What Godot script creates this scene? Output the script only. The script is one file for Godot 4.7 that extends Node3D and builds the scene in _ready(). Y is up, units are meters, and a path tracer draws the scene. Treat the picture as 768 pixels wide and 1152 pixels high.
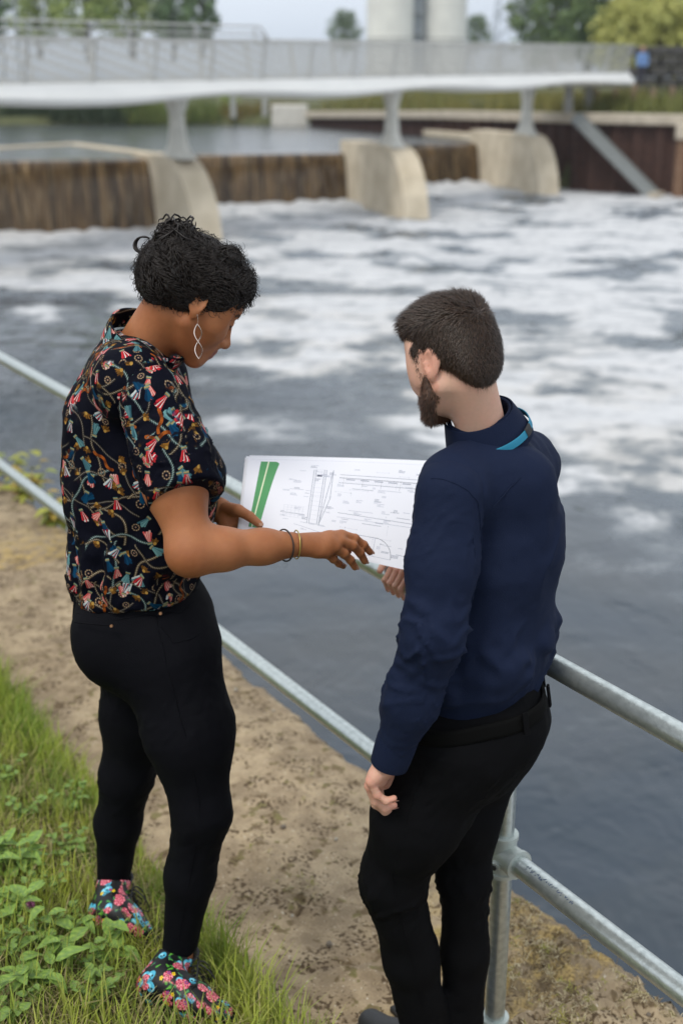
extends Node3D

const WATER := -2.2                                   # river level below the quay
const T := Vector3(0.537, 0.0, 0.8436)                # along the quay, downstream
const N := Vector3(0.8436, 0.0, -0.537)               # across the quay, towards the river
const O := Vector3(0.3565, -0.17, -2.3577)            # foot of the railing post
const QK := 1.087                                     # metres in one unit of the quay's own measures
const A := Vector3(0.29, 0.0, 0.957)                  # along the weir piers, downstream
const W := Vector3(0.957, 0.0, -0.29)                 # along the weir
const B := Vector3(0.629, 0.0, -0.777)                # along the footbridge

var rng := RandomNumberGenerator.new()
var taken := {}

func _ready():
	rng.seed = 7
	# camera, sky, sun, exposure
	var cam := Camera3D.new()
	cam.name = "camera"
	cam.position = Vector3(0, 1.95, 0)
	cam.rotation_degrees = Vector3(-19.144, 0, 0)
	cam.near = 0.1
	cam.far = 3000.0
	var lens := CameraAttributesPhysical.new()
	lens.frustum_focal_length = 29.1667
	lens.exposure_aperture = 1.9
	lens.frustum_focus_distance = 2.32
	lens.frustum_near = 0.1
	lens.frustum_far = 3000.0
	cam.attributes = lens
	cam.fov = 44.727
	add_child(cam)
	cam.make_current()
	var around := WorldEnvironment.new()
	around.name = "environment"
	var e := Environment.new()
	e.background_mode = Environment.BG_SKY
	var sky := ProceduralSkyMaterial.new()
	sky.sky_top_color = Color(0.87, 0.89, 0.915)
	sky.sky_horizon_color = Color(0.705, 0.742, 0.79)
	sky.sky_curve = 0.14
	sky.sky_cover = cloud_cover()
	sky.sky_cover_modulate = Color(1, 1, 1, 1)
	sky.ground_bottom_color = Color(0.25, 0.24, 0.2)
	sky.ground_horizon_color = Color(0.5, 0.52, 0.52)
	sky.sun_angle_max = 1.0
	e.sky = Sky.new()
	e.sky.sky_material = sky
	e.tonemap_mode = Environment.TONE_MAPPER_LINEAR
	e.tonemap_exposure = 1.32
	e.sdfgi_enabled = true
	e.ssao_enabled = true
	e.ssil_enabled = true
	e.fog_enabled = true
	e.fog_density = 0.0004
	e.fog_light_color = Color(0.80, 0.84, 0.89)
	around.environment = e
	add_child(around)
	var sun := DirectionalLight3D.new()
	sun.name = "sun"
	sun.rotation_degrees = Vector3(-58, -35, 0)
	sun.light_energy = 0.42
	sun.light_angular_distance = 18.0
	sun.light_color = Color(1.0, 0.97, 0.92)
	sun.shadow_enabled = true
	sun.sky_mode = DirectionalLight3D.SKY_MODE_LIGHT_ONLY
	add_child(sun)
	# figures are meshed in threads while the place is built
	start_figures()
	setting()
	objects()
	finish_figures()

# ---- helpers ----
func numbered(called: String) -> String:
	var n: int = taken.get(called, 0)
	taken[called] = n + 1
	return called if n == 0 else "%s_%03d" % [called, n]

func tag(o: Node, label: String, category: String, group := "", kind := "") -> void:
	o.set_meta("label", label)
	if category: o.set_meta("category", category)
	if group: o.set_meta("group", group)
	if kind: o.set_meta("kind", kind)

func thing(called: String, label: String, category: String, at := Vector3.ZERO, group := "") -> Node3D:
	var o := Node3D.new()
	o.name = numbered(called)
	add_child(o)
	o.position = at
	tag(o, label, category, group)
	return o

func part(called: String, mesh: Mesh, m: Material, parent: Node = null, at := Transform3D()) -> MeshInstance3D:
	var o := MeshInstance3D.new()
	o.mesh = mesh
	o.material_override = m
	o.transform = at
	if parent == null:
		o.name = numbered(called)
		add_child(o)
	else:
		o.name = called
		parent.add_child(o, true)
	return o

func struct(called: String, mesh: Mesh, m: Material, label := "") -> MeshInstance3D:
	var o := part(called, mesh, m)
	o.set_meta("kind", "structure")
	if label: o.set_meta("label", label)
	return o

func lin(r: float, g: float, b: float, a := 1.0) -> Color:
	var c := Color(r, g, b).linear_to_srgb()
	c.a = a
	return c

func mat(c: Color, rough := 0.8, metal := 0.0) -> StandardMaterial3D:
	var m := StandardMaterial3D.new()
	m.albedo_color = c
	m.roughness = rough
	m.metallic = metal
	return m

func noise(freq: float, octaves := 4, seed_ := 1, kind := FastNoiseLite.TYPE_SIMPLEX_SMOOTH) -> FastNoiseLite:
	var n := FastNoiseLite.new()
	n.noise_type = kind
	n.frequency = freq
	n.fractal_octaves = octaves
	n.seed = seed_
	return n

func ramp(stops: Array) -> Gradient:
	var g := Gradient.new()
	var off := PackedFloat32Array()
	var col := PackedColorArray()
	for s in stops:
		off.append(s[0])
		col.append(s[1])
	g.offsets = off
	g.colors = col
	return g

func noise_tex(n: FastNoiseLite, size: int, g: Gradient = null, normal := 0.0) -> NoiseTexture2D:
	var t := NoiseTexture2D.new()
	t.width = size
	t.height = size
	t.seamless = true
	t.noise = n
	t.generate_mipmaps = false
	if g: t.color_ramp = g
	if normal > 0.0:
		t.as_normal_map = true
		t.bump_strength = normal
	return t

# a rough mineral or metal look: colour noise and relief, laid on without texture coordinates
func rough_mat(dark: Color, pale: Color, freq: float, scale: float, rough: float, relief := 0.0, metal := 0.0, world := false) -> StandardMaterial3D:
	var m := mat(Color.WHITE, rough, metal)
	m.albedo_texture = noise_tex(noise(freq, 5, int(freq * 900) + 3), 512, ramp([[0.2, dark], [0.8, pale]]))
	m.uv1_triplanar = true
	m.uv1_world_triplanar = world
	m.uv1_scale = Vector3.ONE * scale
	if relief > 0.0:
		m.heightmap_enabled = true
		m.heightmap_texture = noise_tex(noise(freq * 2.0, 4, 11), 512)
		m.heightmap_scale = relief
	return m

func tri(st: SurfaceTool, a: Vector3, b: Vector3, c: Vector3) -> void:
	st.add_vertex(a); st.add_vertex(b); st.add_vertex(c)

func quad(st: SurfaceTool, a: Vector3, b: Vector3, c: Vector3, d: Vector3) -> void:
	tri(st, a, b, c)
	tri(st, a, c, d)

func begin(smooth := -1) -> SurfaceTool:
	var st := SurfaceTool.new()
	st.begin(Mesh.PRIMITIVE_TRIANGLES)
	st.set_smooth_group(smooth)
	return st

func done(st: SurfaceTool) -> ArrayMesh:
	st.generate_normals()
	return st.commit()

# a box with chamfered edges along three given axes
func beam(st: SurfaceTool, c: Vector3, x: Vector3, y: Vector3, z: Vector3, ch := 0.02) -> void:
	var pts := []
	var sx := x.length(); var sy := y.length(); var sz := z.length()
	var ux := x / sx; var uy := y / sy; var uz := z / sz
	ch = minf(ch, minf(sx, minf(sy, sz)) * 0.45)
	var f := func(i, j, k, w): # corner vertex of the face across axis w
		return c + ux * (i * (sx - (0.0 if w == 0 else ch))) + uy * (j * (sy - (0.0 if w == 1 else ch))) + uz * (k * (sz - (0.0 if w == 2 else ch)))
	for s in [-1, 1]:
		quad2(st, f.call(s, -1, -1, 0), f.call(s, 1, -1, 0), f.call(s, 1, 1, 0), f.call(s, -1, 1, 0), ux * s)
		quad2(st, f.call(-1, s, -1, 1), f.call(1, s, -1, 1), f.call(1, s, 1, 1), f.call(-1, s, 1, 1), uy * s)
		quad2(st, f.call(-1, -1, s, 2), f.call(1, -1, s, 2), f.call(1, 1, s, 2), f.call(-1, 1, s, 2), uz * s)
		for t in [-1, 1]:
			quad2(st, f.call(s, t, -1, 0), f.call(s, t, 1, 0), f.call(s, t, 1, 1), f.call(s, t, -1, 1), ux * s + uy * t)
			quad2(st, f.call(s, -1, t, 0), f.call(s, 1, t, 0), f.call(s, 1, t, 2), f.call(s, -1, t, 2), ux * s + uz * t)
			quad2(st, f.call(-1, s, t, 1), f.call(1, s, t, 1), f.call(1, s, t, 2), f.call(-1, s, t, 2), uy * s + uz * t)
			for r in [-1, 1]:
				tri2(st, f.call(s, t, r, 0), f.call(s, t, r, 1), f.call(s, t, r, 2), ux * s + uy * t + uz * r)

func quad2(st, a, b, c, d, out: Vector3) -> void:      # wound so that it faces «out»
	if (c - a).cross(b - a).dot(out) > 0: quad(st, a, b, c, d)
	else: quad(st, a, d, c, b)

func tri2(st, a, b, c, out: Vector3) -> void:
	if (c - a).cross(b - a).dot(out) > 0: tri(st, a, b, c)
	else: tri(st, a, c, b)

func beam_mesh(c: Vector3, x: Vector3, y: Vector3, z: Vector3, ch := 0.02) -> ArrayMesh:
	var st := begin()
	beam(st, c, x, y, z, ch)
	return done(st)

# a round tube through points; smooth round, capped
func tube(st: SurfaceTool, pts: Array, radii: Array, sides := 12, caps := true) -> void:
	var rings := []
	var up := Vector3.UP
	for i in pts.size():
		var d: Vector3 = (pts[mini(i + 1, pts.size() - 1)] - pts[maxi(i - 1, 0)]).normalized()
		if absf(d.dot(up)) > 0.95: up = Vector3.RIGHT if absf(d.x) < 0.9 else Vector3.BACK
		var u := d.cross(up).normalized()
		up = u.cross(d).normalized()
		var ring := []
		for k in sides:
			var a := TAU * k / sides
			ring.append(pts[i] + (u * cos(a) + up * sin(a)) * radii[i])
		rings.append(ring)
	st.set_smooth_group(1)
	for i in rings.size() - 1:
		for k in sides:
			var k2 := (k + 1) % sides
			quad(st, rings[i][k], rings[i][k2], rings[i + 1][k2], rings[i + 1][k])
	if caps:
		st.set_smooth_group(-1)
		for k in sides:
			var k2 := (k + 1) % sides
			tri(st, pts[0], rings[0][k2], rings[0][k])
			var l := rings.size() - 1
			tri(st, pts[l], rings[l][k], rings[l][k2])

func tube_mesh(pts: Array, radii: Array, sides := 12) -> ArrayMesh:
	var st := begin(1)
	tube(st, pts, radii, sides)
	return done(st)

# a grid of points as a smooth sheet; rows of equal length, with texture coordinates and colours if given
func sheet(rows: Array, uvs: Array = [], colors: Array = []) -> ArrayMesh:
	var h := rows.size()
	var w: int = rows[0].size()
	var v := PackedVector3Array(); var t := PackedVector2Array(); var c := PackedColorArray()
	for j in h:
		v.append_array(rows[j])
		if uvs: t.append_array(uvs[j])
		if colors: c.append_array(colors[j])
	var idx := PackedInt32Array(); idx.resize((h - 1) * (w - 1) * 6)
	var k := 0
	for j in h - 1:
		for i in w - 1:
			var a := j * w + i
			idx[k] = a; idx[k + 1] = a + 1; idx[k + 2] = a + w + 1
			idx[k + 3] = a; idx[k + 4] = a + w + 1; idx[k + 5] = a + w
			k += 6
	var n := PackedVector3Array(); n.resize(v.size())
	for q in range(0, idx.size(), 3):
		var x := (v[idx[q + 2]] - v[idx[q]]).cross(v[idx[q + 1]] - v[idx[q]])
		n[idx[q]] += x; n[idx[q + 1]] += x; n[idx[q + 2]] += x
	for i in n.size(): n[i] = n[i].normalized()
	var arr := []; arr.resize(Mesh.ARRAY_MAX)
	arr[Mesh.ARRAY_VERTEX] = v; arr[Mesh.ARRAY_NORMAL] = n; arr[Mesh.ARRAY_INDEX] = idx
	if uvs: arr[Mesh.ARRAY_TEX_UV] = t
	if colors: arr[Mesh.ARRAY_COLOR] = c
	var m := ArrayMesh.new()
	m.add_surface_from_arrays(Mesh.PRIMITIVE_TRIANGLES, arr)
	return m

# a closed outline in the plane (u, v) pushed out by ±half along w
func prism(st: SurfaceTool, outline: PackedVector2Array, o: Vector3, u: Vector3, v: Vector3, half: Vector3) -> void:
	var idx := Geometry2D.triangulate_polygon(outline)
	var f := func(p: Vector2, s: float): return o + u * p.x + v * p.y + half * s
	for i in range(0, idx.size(), 3):
		for s in [-1.0, 1.0]:
			tri2(st, f.call(outline[idx[i]], s), f.call(outline[idx[i + 1]], s), f.call(outline[idx[i + 2]], s), half * s)
	var ccw := not Geometry2D.is_polygon_clockwise(outline)
	for i in outline.size():
		var p := outline[i]
		var q := outline[(i + 1) % outline.size()]
		var d := q - p
		var out2 := Vector2(d.y, -d.x) if ccw else Vector2(-d.y, d.x)
		quad2(st, f.call(p, -1.0), f.call(q, -1.0), f.call(q, 1.0), f.call(p, 1.0), u * out2.x + v * out2.y)

func quay(s: float, n: float, y := 0.0) -> Vector3:
	return O + (T * s + N * n + Vector3.UP * y) * QK

func cloud_cover() -> ImageTexture:
	# a flat grey layer of cloud, a little uneven
	var n := noise(0.006, 5, 21)
	var img := Image.create(512, 256, false, Image.FORMAT_RGBA8)
	for y in 256:
		for x in 512:
			var a := TAU * x / 512.0
			var b := PI * y / 256.0
			var d := Vector3(sin(b) * cos(a), cos(b), sin(b) * sin(a)) * 100.0
			var v := n.get_noise_3d(d.x, d.y * 2.2, d.z) * 0.5 + 0.5
			img.set_pixel(x, y, Color(0.88, 0.9, 0.92, clampf((v - 0.42) * 0.8, 0.0, 0.25) * (1.0 if y < 128 else 0.0)))
	return ImageTexture.create_from_image(img)

# ---- bodies and clothes: distance fields of tapered bones joined by a smooth minimum, meshed as surface nets ----
class Field:
	var kind := PackedInt32Array()      # 0 tapered bone, 1 ellipsoid, 2 carved bone, 3 carved ellipsoid
	var pa := PackedVector3Array()
	var pb := PackedVector3Array()
	var ra := PackedFloat32Array()
	var rb := PackedFloat32Array()
	var side := PackedVector3Array()    # direction along which the bone is widened (or thinned)
	var wide := PackedFloat32Array()
	var blend := PackedFloat32Array()
	var bx := PackedVector3Array()
	var by := PackedVector3Array()
	var bz := PackedVector3Array()
	var rad := PackedVector3Array()
	var verts := PackedVector3Array()
	var index := PackedInt32Array()
	var cuts: Array = []                # planes [point, outward normal]: nothing beyond
	var cell := 0.01
	var grow := 1.0

	func bone(a: Vector3, b: Vector3, r0: float, r1: float, k := 0.02, s := Vector3.RIGHT, w := 1.0, carve := false) -> void:
		r0 *= grow; r1 *= grow; k *= grow
		kind.append(2 if carve else 0); pa.append(a); pb.append(b); ra.append(r0); rb.append(r1); blend.append(k)
		side.append(s.normalized()); wide.append(1.0 / w)
		bx.append(Vector3.RIGHT); by.append(Vector3.UP); bz.append(Vector3.BACK); rad.append(Vector3.ONE)

	func ball(c: Vector3, r: Vector3, k := 0.02, basis := Basis(), carve := false) -> void:
		r *= grow; k *= grow
		kind.append(3 if carve else 1); pa.append(c); pb.append(c); ra.append(maxf(r.x, maxf(r.y, r.z))); rb.append(0.0); blend.append(k)
		side.append(Vector3.RIGHT); wide.append(1.0)
		bx.append(basis.x); by.append(basis.y); bz.append(basis.z); rad.append(r)

	func chain(pts: Array, radii: Array, k := 0.02, s := Vector3.RIGHT, w := 1.0) -> void:
		for i in pts.size() - 1:
			bone(pts[i], pts[i + 1], radii[i], radii[i + 1], k, s, w)

	func one(i: int, p: Vector3) -> float:
		if kind[i] % 2 == 0:
			var a := pa[i]
			var q := p - a
			var s := side[i]
			var w := wide[i]
			var ab := pb[i] - a
			if w != 1.0:
				q -= s * (q.dot(s) * (1.0 - w))
				ab -= s * (ab.dot(s) * (1.0 - w))
			var t := clampf(q.dot(ab) / maxf(ab.length_squared(), 1e-9), 0.0, 1.0)
			return (q - ab * t).length() - lerpf(ra[i], rb[i], t)
		var d := p - pa[i]
		var l := Vector3(d.dot(bx[i]), d.dot(by[i]), d.dot(bz[i]))
		var u := l / rad[i]
		var k0 := u.length()
		var k1 := (u / rad[i]).length()
		return k0 * (k0 - 1.0) / maxf(k1, 1e-6)

	func value(p: Vector3, near: PackedInt32Array) -> float:
		var d := 1.0
		for i in near:
			var e := one(i, p)
			var k := blend[i]
			if kind[i] < 2:
				var h := maxf(k - absf(d - e), 0.0) / k
				d = minf(d, e) - h * h * k * 0.25
			else:
				e = -e
				var h := maxf(k - absf(d - e), 0.0) / k
				d = maxf(d, e) + h * h * k * 0.25
		for c in cuts:
			d = maxf(d, (p - c[0]).dot(c[1]))
		return d

	func run() -> void:
		var n := kind.size()
		var lo := Vector3(1e9, 1e9, 1e9)
		var hi := -lo
		for i in n:
			if kind[i] > 1: continue
			var r := Vector3.ONE * (maxf(ra[i], rb[i]) * (1.0 if kind[i] == 1 else maxf(1.0, 1.0 / wide[i])) + cell * 2.0 + blend[i] * 0.25)
			lo = lo.min(pa[i] - r).min(pb[i] - r)
			hi = hi.max(pa[i] + r).max(pb[i] + r)
		const B := 6
		var size := cell * B
		var nb := Vector3i(((hi - lo) / size).ceil())
		var half := size * 0.5 * 1.7321 + cell
		var reach := half
		var edge := PackedInt32Array()     # vertex number for each cell, by block
		var made := {}
		var g := PackedFloat32Array()
		g.resize((B + 1) * (B + 1) * (B + 1))
		var S := B + 1
		var cells := {}
		var quads: Array = []
		for bz_ in nb.z:
			for by_ in nb.y:
				for bx_ in nb.x:
					var o := lo + Vector3(bx_, by_, bz_) * size
					var c := o + Vector3.ONE * (size * 0.5)
					var near := PackedInt32Array()
					var least := 1.0
					var deep := false
					for i in n:
						# quick bound by the bone's bounding ball
						var mid := (pa[i] + pb[i]) * 0.5
						var br := (pb[i] - pa[i]).length() * 0.5 + maxf(ra[i], rb[i]) / minf(wide[i], 1.0)
						if (c - mid).length() > br + reach + blend[i]: continue
						var e := one(i, c)
						if e * (0.45 if kind[i] % 2 == 1 else 0.65) < reach + blend[i]:
							near.append(i)
							if kind[i] < 2: least = minf(least, e - blend[i] * 0.25)
					if near.is_empty() or least > half * 2.2: continue
					var dc := value(c, near)
					if absf(dc) > half * 2.4: continue
					var m := 0
					var neg := 0
					for z in S:
						for y in S:
							var p := o + Vector3(0, y, z) * cell
							for x in S:
								var v := value(p, near)
								if v < 0.0: neg += 1
								g[m] = v
								m += 1
								p.x += cell
					if neg == 0 or neg == m: continue
					var base := Vector3i(bx_, by_, bz_) * B
					for z in B:
						for y in B:
							var r := (z * S + y) * S
							for x in B:
								var i0 := r + x
								var v0 := g[i0]; var v1 := g[i0 + 1]; var v2 := g[i0 + S]; var v3 := g[i0 + S + 1]
								var j0 := i0 + S * S
								var v4 := g[j0]; var v5 := g[j0 + 1]; var v6 := g[j0 + S]; var v7 := g[j0 + S + 1]
								var inside := int(v0 < 0) + int(v1 < 0) + int(v2 < 0) + int(v3 < 0) + int(v4 < 0) + int(v5 < 0) + int(v6 < 0) + int(v7 < 0)
								if inside == 0 or inside == 8: continue
								var s := Vector3.ZERO
								var k := 0
								if (v0 < 0) != (v1 < 0): s += Vector3(v0 / (v0 - v1), 0, 0); k += 1
								if (v2 < 0) != (v3 < 0): s += Vector3(v2 / (v2 - v3), 1, 0); k += 1
								if (v4 < 0) != (v5 < 0): s += Vector3(v4 / (v4 - v5), 0, 1); k += 1
								if (v6 < 0) != (v7 < 0): s += Vector3(v6 / (v6 - v7), 1, 1); k += 1
								if (v0 < 0) != (v2 < 0): s += Vector3(0, v0 / (v0 - v2), 0); k += 1
								if (v1 < 0) != (v3 < 0): s += Vector3(1, v1 / (v1 - v3), 0); k += 1
								if (v4 < 0) != (v6 < 0): s += Vector3(0, v4 / (v4 - v6), 1); k += 1
								if (v5 < 0) != (v7 < 0): s += Vector3(1, v5 / (v5 - v7), 1); k += 1
								if (v0 < 0) != (v4 < 0): s += Vector3(0, 0, v0 / (v0 - v4)); k += 1
								if (v1 < 0) != (v5 < 0): s += Vector3(1, 0, v1 / (v1 - v5)); k += 1
								if (v2 < 0) != (v6 < 0): s += Vector3(0, 1, v2 / (v2 - v6)); k += 1
								if (v3 < 0) != (v7 < 0): s += Vector3(1, 1, v3 / (v3 - v7)); k += 1
								var at := base + Vector3i(x, y, z)
								cells[at] = verts.size()
								verts.append(lo + (Vector3(at) + s / k) * cell)
								# the three edges that leave the cell's first corner
								if (v0 < 0) != (v1 < 0): quads.append([at, 0, v0 < 0])
								if (v0 < 0) != (v2 < 0): quads.append([at, 1, v0 < 0])
								if (v0 < 0) != (v4 < 0): quads.append([at, 2, v0 < 0])
		for q in quads:
			var at: Vector3i = q[0]
			var u := Vector3i(0, 1, 0) if q[1] == 0 else (Vector3i(0, 0, 1) if q[1] == 1 else Vector3i(1, 0, 0))
			var w := Vector3i(0, 0, 1) if q[1] == 0 else (Vector3i(1, 0, 0) if q[1] == 1 else Vector3i(0, 1, 0))
			var i0: int = cells.get(at, -1)
			var i1: int = cells.get(at - u, -1)
			var i2: int = cells.get(at - u - w, -1)
			var i3: int = cells.get(at - w, -1)
			if i0 < 0 or i1 < 0 or i2 < 0 or i3 < 0:
				var left := PackedInt32Array()
				for i in [i0, i1, i2, i3]:
					if i >= 0: left.append(i)
				if left.size() == 3:
					if q[2]: index.append_array(PackedInt32Array([left[0], left[2], left[1]]))
					else: index.append_array(left)
				continue
			if q[2]: index.append_array(PackedInt32Array([i0, i2, i1, i0, i3, i2]))
			else: index.append_array(PackedInt32Array([i0, i1, i2, i0, i2, i3]))

	func smooth(times := 1, amount := 0.5) -> void:
		for r in times:
			var sum := PackedVector3Array(); sum.resize(verts.size())
			var cnt := PackedInt32Array(); cnt.resize(verts.size())
			for t in range(0, index.size(), 3):
				var a := index[t]; var b := index[t + 1]; var c := index[t + 2]
				sum[a] += verts[b] + verts[c]; cnt[a] += 2
				sum[b] += verts[a] + verts[c]; cnt[b] += 2
				sum[c] += verts[a] + verts[b]; cnt[c] += 2
			for i in verts.size():
				if cnt[i]: verts[i] = verts[i].lerp(sum[i] / cnt[i], amount)

	func normals() -> PackedVector3Array:
		var out := PackedVector3Array(); out.resize(verts.size())
		for t in range(0, index.size(), 3):
			var a := index[t]; var b := index[t + 1]; var c := index[t + 2]
			var nn := (verts[c] - verts[a]).cross(verts[b] - verts[a])
			out[a] += nn; out[b] += nn; out[c] += nn
		for i in out.size(): out[i] = out[i].normalized()
		return out

	func push(f: Callable) -> void:      # moves each vertex along its normal by f(point, normal)
		var nn := normals()
		for i in verts.size(): verts[i] += nn[i] * f.call(verts[i], nn[i])

	func mesh(color = null, uv = null) -> ArrayMesh:
		var a := []; a.resize(Mesh.ARRAY_MAX)
		a[Mesh.ARRAY_VERTEX] = verts
		var nn := normals()
		a[Mesh.ARRAY_NORMAL] = nn
		a[Mesh.ARRAY_INDEX] = index
		if color != null:
			var cs := PackedColorArray(); cs.resize(verts.size())
			for i in verts.size(): cs[i] = color.call(verts[i], nn[i])
			a[Mesh.ARRAY_COLOR] = cs
		if uv != null:
			var us := PackedVector2Array(); us.resize(verts.size())
			for i in verts.size(): us[i] = uv.call(verts[i], nn[i])
			a[Mesh.ARRAY_TEX_UV] = us
		var m := ArrayMesh.new()
		m.add_surface_from_arrays(Mesh.PRIMITIVE_TRIANGLES, a)
		return m

# ---- the setting ----
func bank_height(n: float) -> float:           # grass bank, inland of the quay
	var d := maxf(0.0, -n - 0.38)
	return 0.02 + 0.07 * smoothstep(0.0, 0.08, d) + 0.45 * minf(d, 0.15) + 0.25 * maxf(0.0, d - 0.15)

func setting() -> void:
	ground_sheet()
	quay_and_bank()
	river()

var river_outline := PackedVector2Array([Vector2(19, 26), Vector2(-24.4, -42), Vector2(-25, -70), Vector2(-20.5, -78), Vector2(-12.6, -74), Vector2(-4.4, -77), Vector2(0.3, -80), Vector2(5.5, -61.5), Vector2(9.6, -52.0), Vector2(13.2, -49.2), Vector2(60, -15), Vector2(60, 26)])

func ground_sheet() -> void:
	var xs := PackedFloat32Array(); var zs := PackedFloat32Array()
	for i in range(-40, 41):
		var t := i / 40.0
		xs.append(60.0 * t + 1400.0 * pow(absf(t), 4.0) * signf(t))
	for i in 110:
		var t := i / 109.0
		zs.append(40.0 - 150.0 * t - 2200.0 * pow(maxf(0.0, t - 0.7) / 0.3, 3.0))
	var hn := noise(0.05, 3, 5)
	var rows := []
	for z in zs:
		var row := PackedVector3Array()
		for x in xs:
			var p := Vector2(x, z)
			var y: float
			if Geometry2D.is_point_in_polygon(p, river_outline):
				y = -4.5
			else:
				var n := (Vector3(x, 0, z) - O).dot(N)
				if n < 6.0 and z > -45.0:
					y = -0.9 if n > -4.0 else 0.35
				else:
					y = -0.3 + clampf((-z - 70.0) / 60.0, 0.0, 1.5) + hn.get_noise_2d(x, z) * 0.4
					if x > 6.0: y = 0.3 + clampf((x * 0.75 - z - 56.0) / 12.0, 0.0, 1.0) * 0.8
			row.append(Vector3(x, y, z))
		rows.append(row)
	var m := rough_mat(lin(0.045, 0.06, 0.022), lin(0.13, 0.125, 0.05), 0.02, 0.2, 0.95)
	m.uv1_world_triplanar = true
	struct("ground", sheet(rows), m, "green and straw coloured land around the river")

func quay_and_bank() -> void:
	# concrete quay: a long strip with a worn, uneven top and a broken outer edge
	var hn := noise(1.3, 4, 3)
	var fine := noise(14.0, 3, 8)
	var chip := noise(5.0, 4, 9)
	var rows := []; var uvs := []
	var s := -14.0
	var ss := PackedFloat32Array()
	while s < 2.2:
		ss.append(s)
		s += 0.016 if s > -3.4 else (0.05 if s > -6.0 else 0.2)
	for v in ss:
		var row := PackedVector3Array(); var uv := PackedVector2Array()
		var lip: float = 0.385 + 0.018 * chip.get_noise_1d(v) + 0.012 * fine.get_noise_1d(v * 0.7)
		var moss := moss_share(v)
		for j in 46:
			var n: float = lerpf(-0.50, lip, j / 45.0)
			var y: float = 0.012 * hn.get_noise_2d(v, n * 1.4) + 0.004 * fine.get_noise_2d(v, n)
			var close := clampf((n - lip + 0.05) / 0.05, 0.0, 1.0)
			y -= 0.028 * close * close * (0.6 + 0.7 * absf(chip.get_noise_2d(v * 1.5, 4.0)))
			y += crust(v, n)
			# expansion joint across the slab, slightly open
			y -= 0.014 * exp(-pow((v - (-0.335 + 0.25 * n)) / 0.008, 2.0)) if n < 0.2 else 0.0
			row.append(quay(v, n, y)); uv.append(Vector2((v + 14.0) / 3.2, (n + 0.5) / 0.9))
		for d in [0.05, 0.18, 0.6, 1.4, 2.4, 3.4]:
			row.append(quay(v, lip + 0.01 * chip.get_noise_2d(v * 2.0, d * 3.0), -d)); uv.append(Vector2((v + 14.0) / 3.2, (lip + 0.5 + d) / 0.9))
		rows.append(row); uvs.append(uv)
	var m := mat(Color.WHITE, 0.93)
	var pics := concrete_images()
	m.albedo_texture = pics[0]
	m.heightmap_enabled = true
	m.heightmap_texture = pics[1]
	m.heightmap_scale = 0.8
	struct("quay", sheet(rows, uvs), m, "worn tan concrete quay along the river with dark moss spots")
	# soil under the grass
	var gr := []
	var gn := noise(2.2, 4, 31)
	s = -16.0
	while s < 2.6:
		var row := PackedVector3Array()
		for j in 50:
			var n := -0.37 - 4.2 * pow(j / 49.0, 1.7)
			var y := bank_height(n) + 0.014 * gn.get_noise_2d(s * 2.0, n * 2.0) * clampf((-n - 0.35) / 0.1, 0.0, 1.0)
			if j == 0: y = -0.06
			row.append(quay(s, n, y))
		gr.append(row)
		s += 0.05 if s > -4.5 else 0.3
	var gm := rough_mat(lin(0.045, 0.04, 0.018), lin(0.17, 0.14, 0.06), 0.03, 2.4, 0.95, 1.2)
	gm.uv1_world_triplanar = true
	struct("bank_soil", sheet(gr), gm, "soil and dead thatch under the grass beside the quay")

# how thick the dry moss crust lies on the quay at (s, n): patches near the post and along the outer edge
func moss_share(s: float) -> float:
	return smoothstep(-0.62, 0.1, s)

var _crust: FastNoiseLite
func crust(s: float, n: float) -> float:
	if _crust == null: _crust = noise(4.2, 5, 77)
	var k := moss_share(s) * smoothstep(-0.2, 0.12, n + 0.1 * _crust.get_noise_1d(s * 1.5))
	k = maxf(k, 0.55 * smoothstep(0.05, 0.35, _crust.get_noise_2d(s * 0.7 + 9.0, n)) * smoothstep(-1.7, -0.4, s) * smoothstep(-0.34, -0.1, n))
	if k <= 0.0: return 0.0
	return k * (0.012 + 0.045 * absf(_crust.get_noise_2d(s * 2.4, n * 2.4)) + 0.024 * _crust.get_noise_2d(s * 7.0, n * 7.0))

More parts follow.
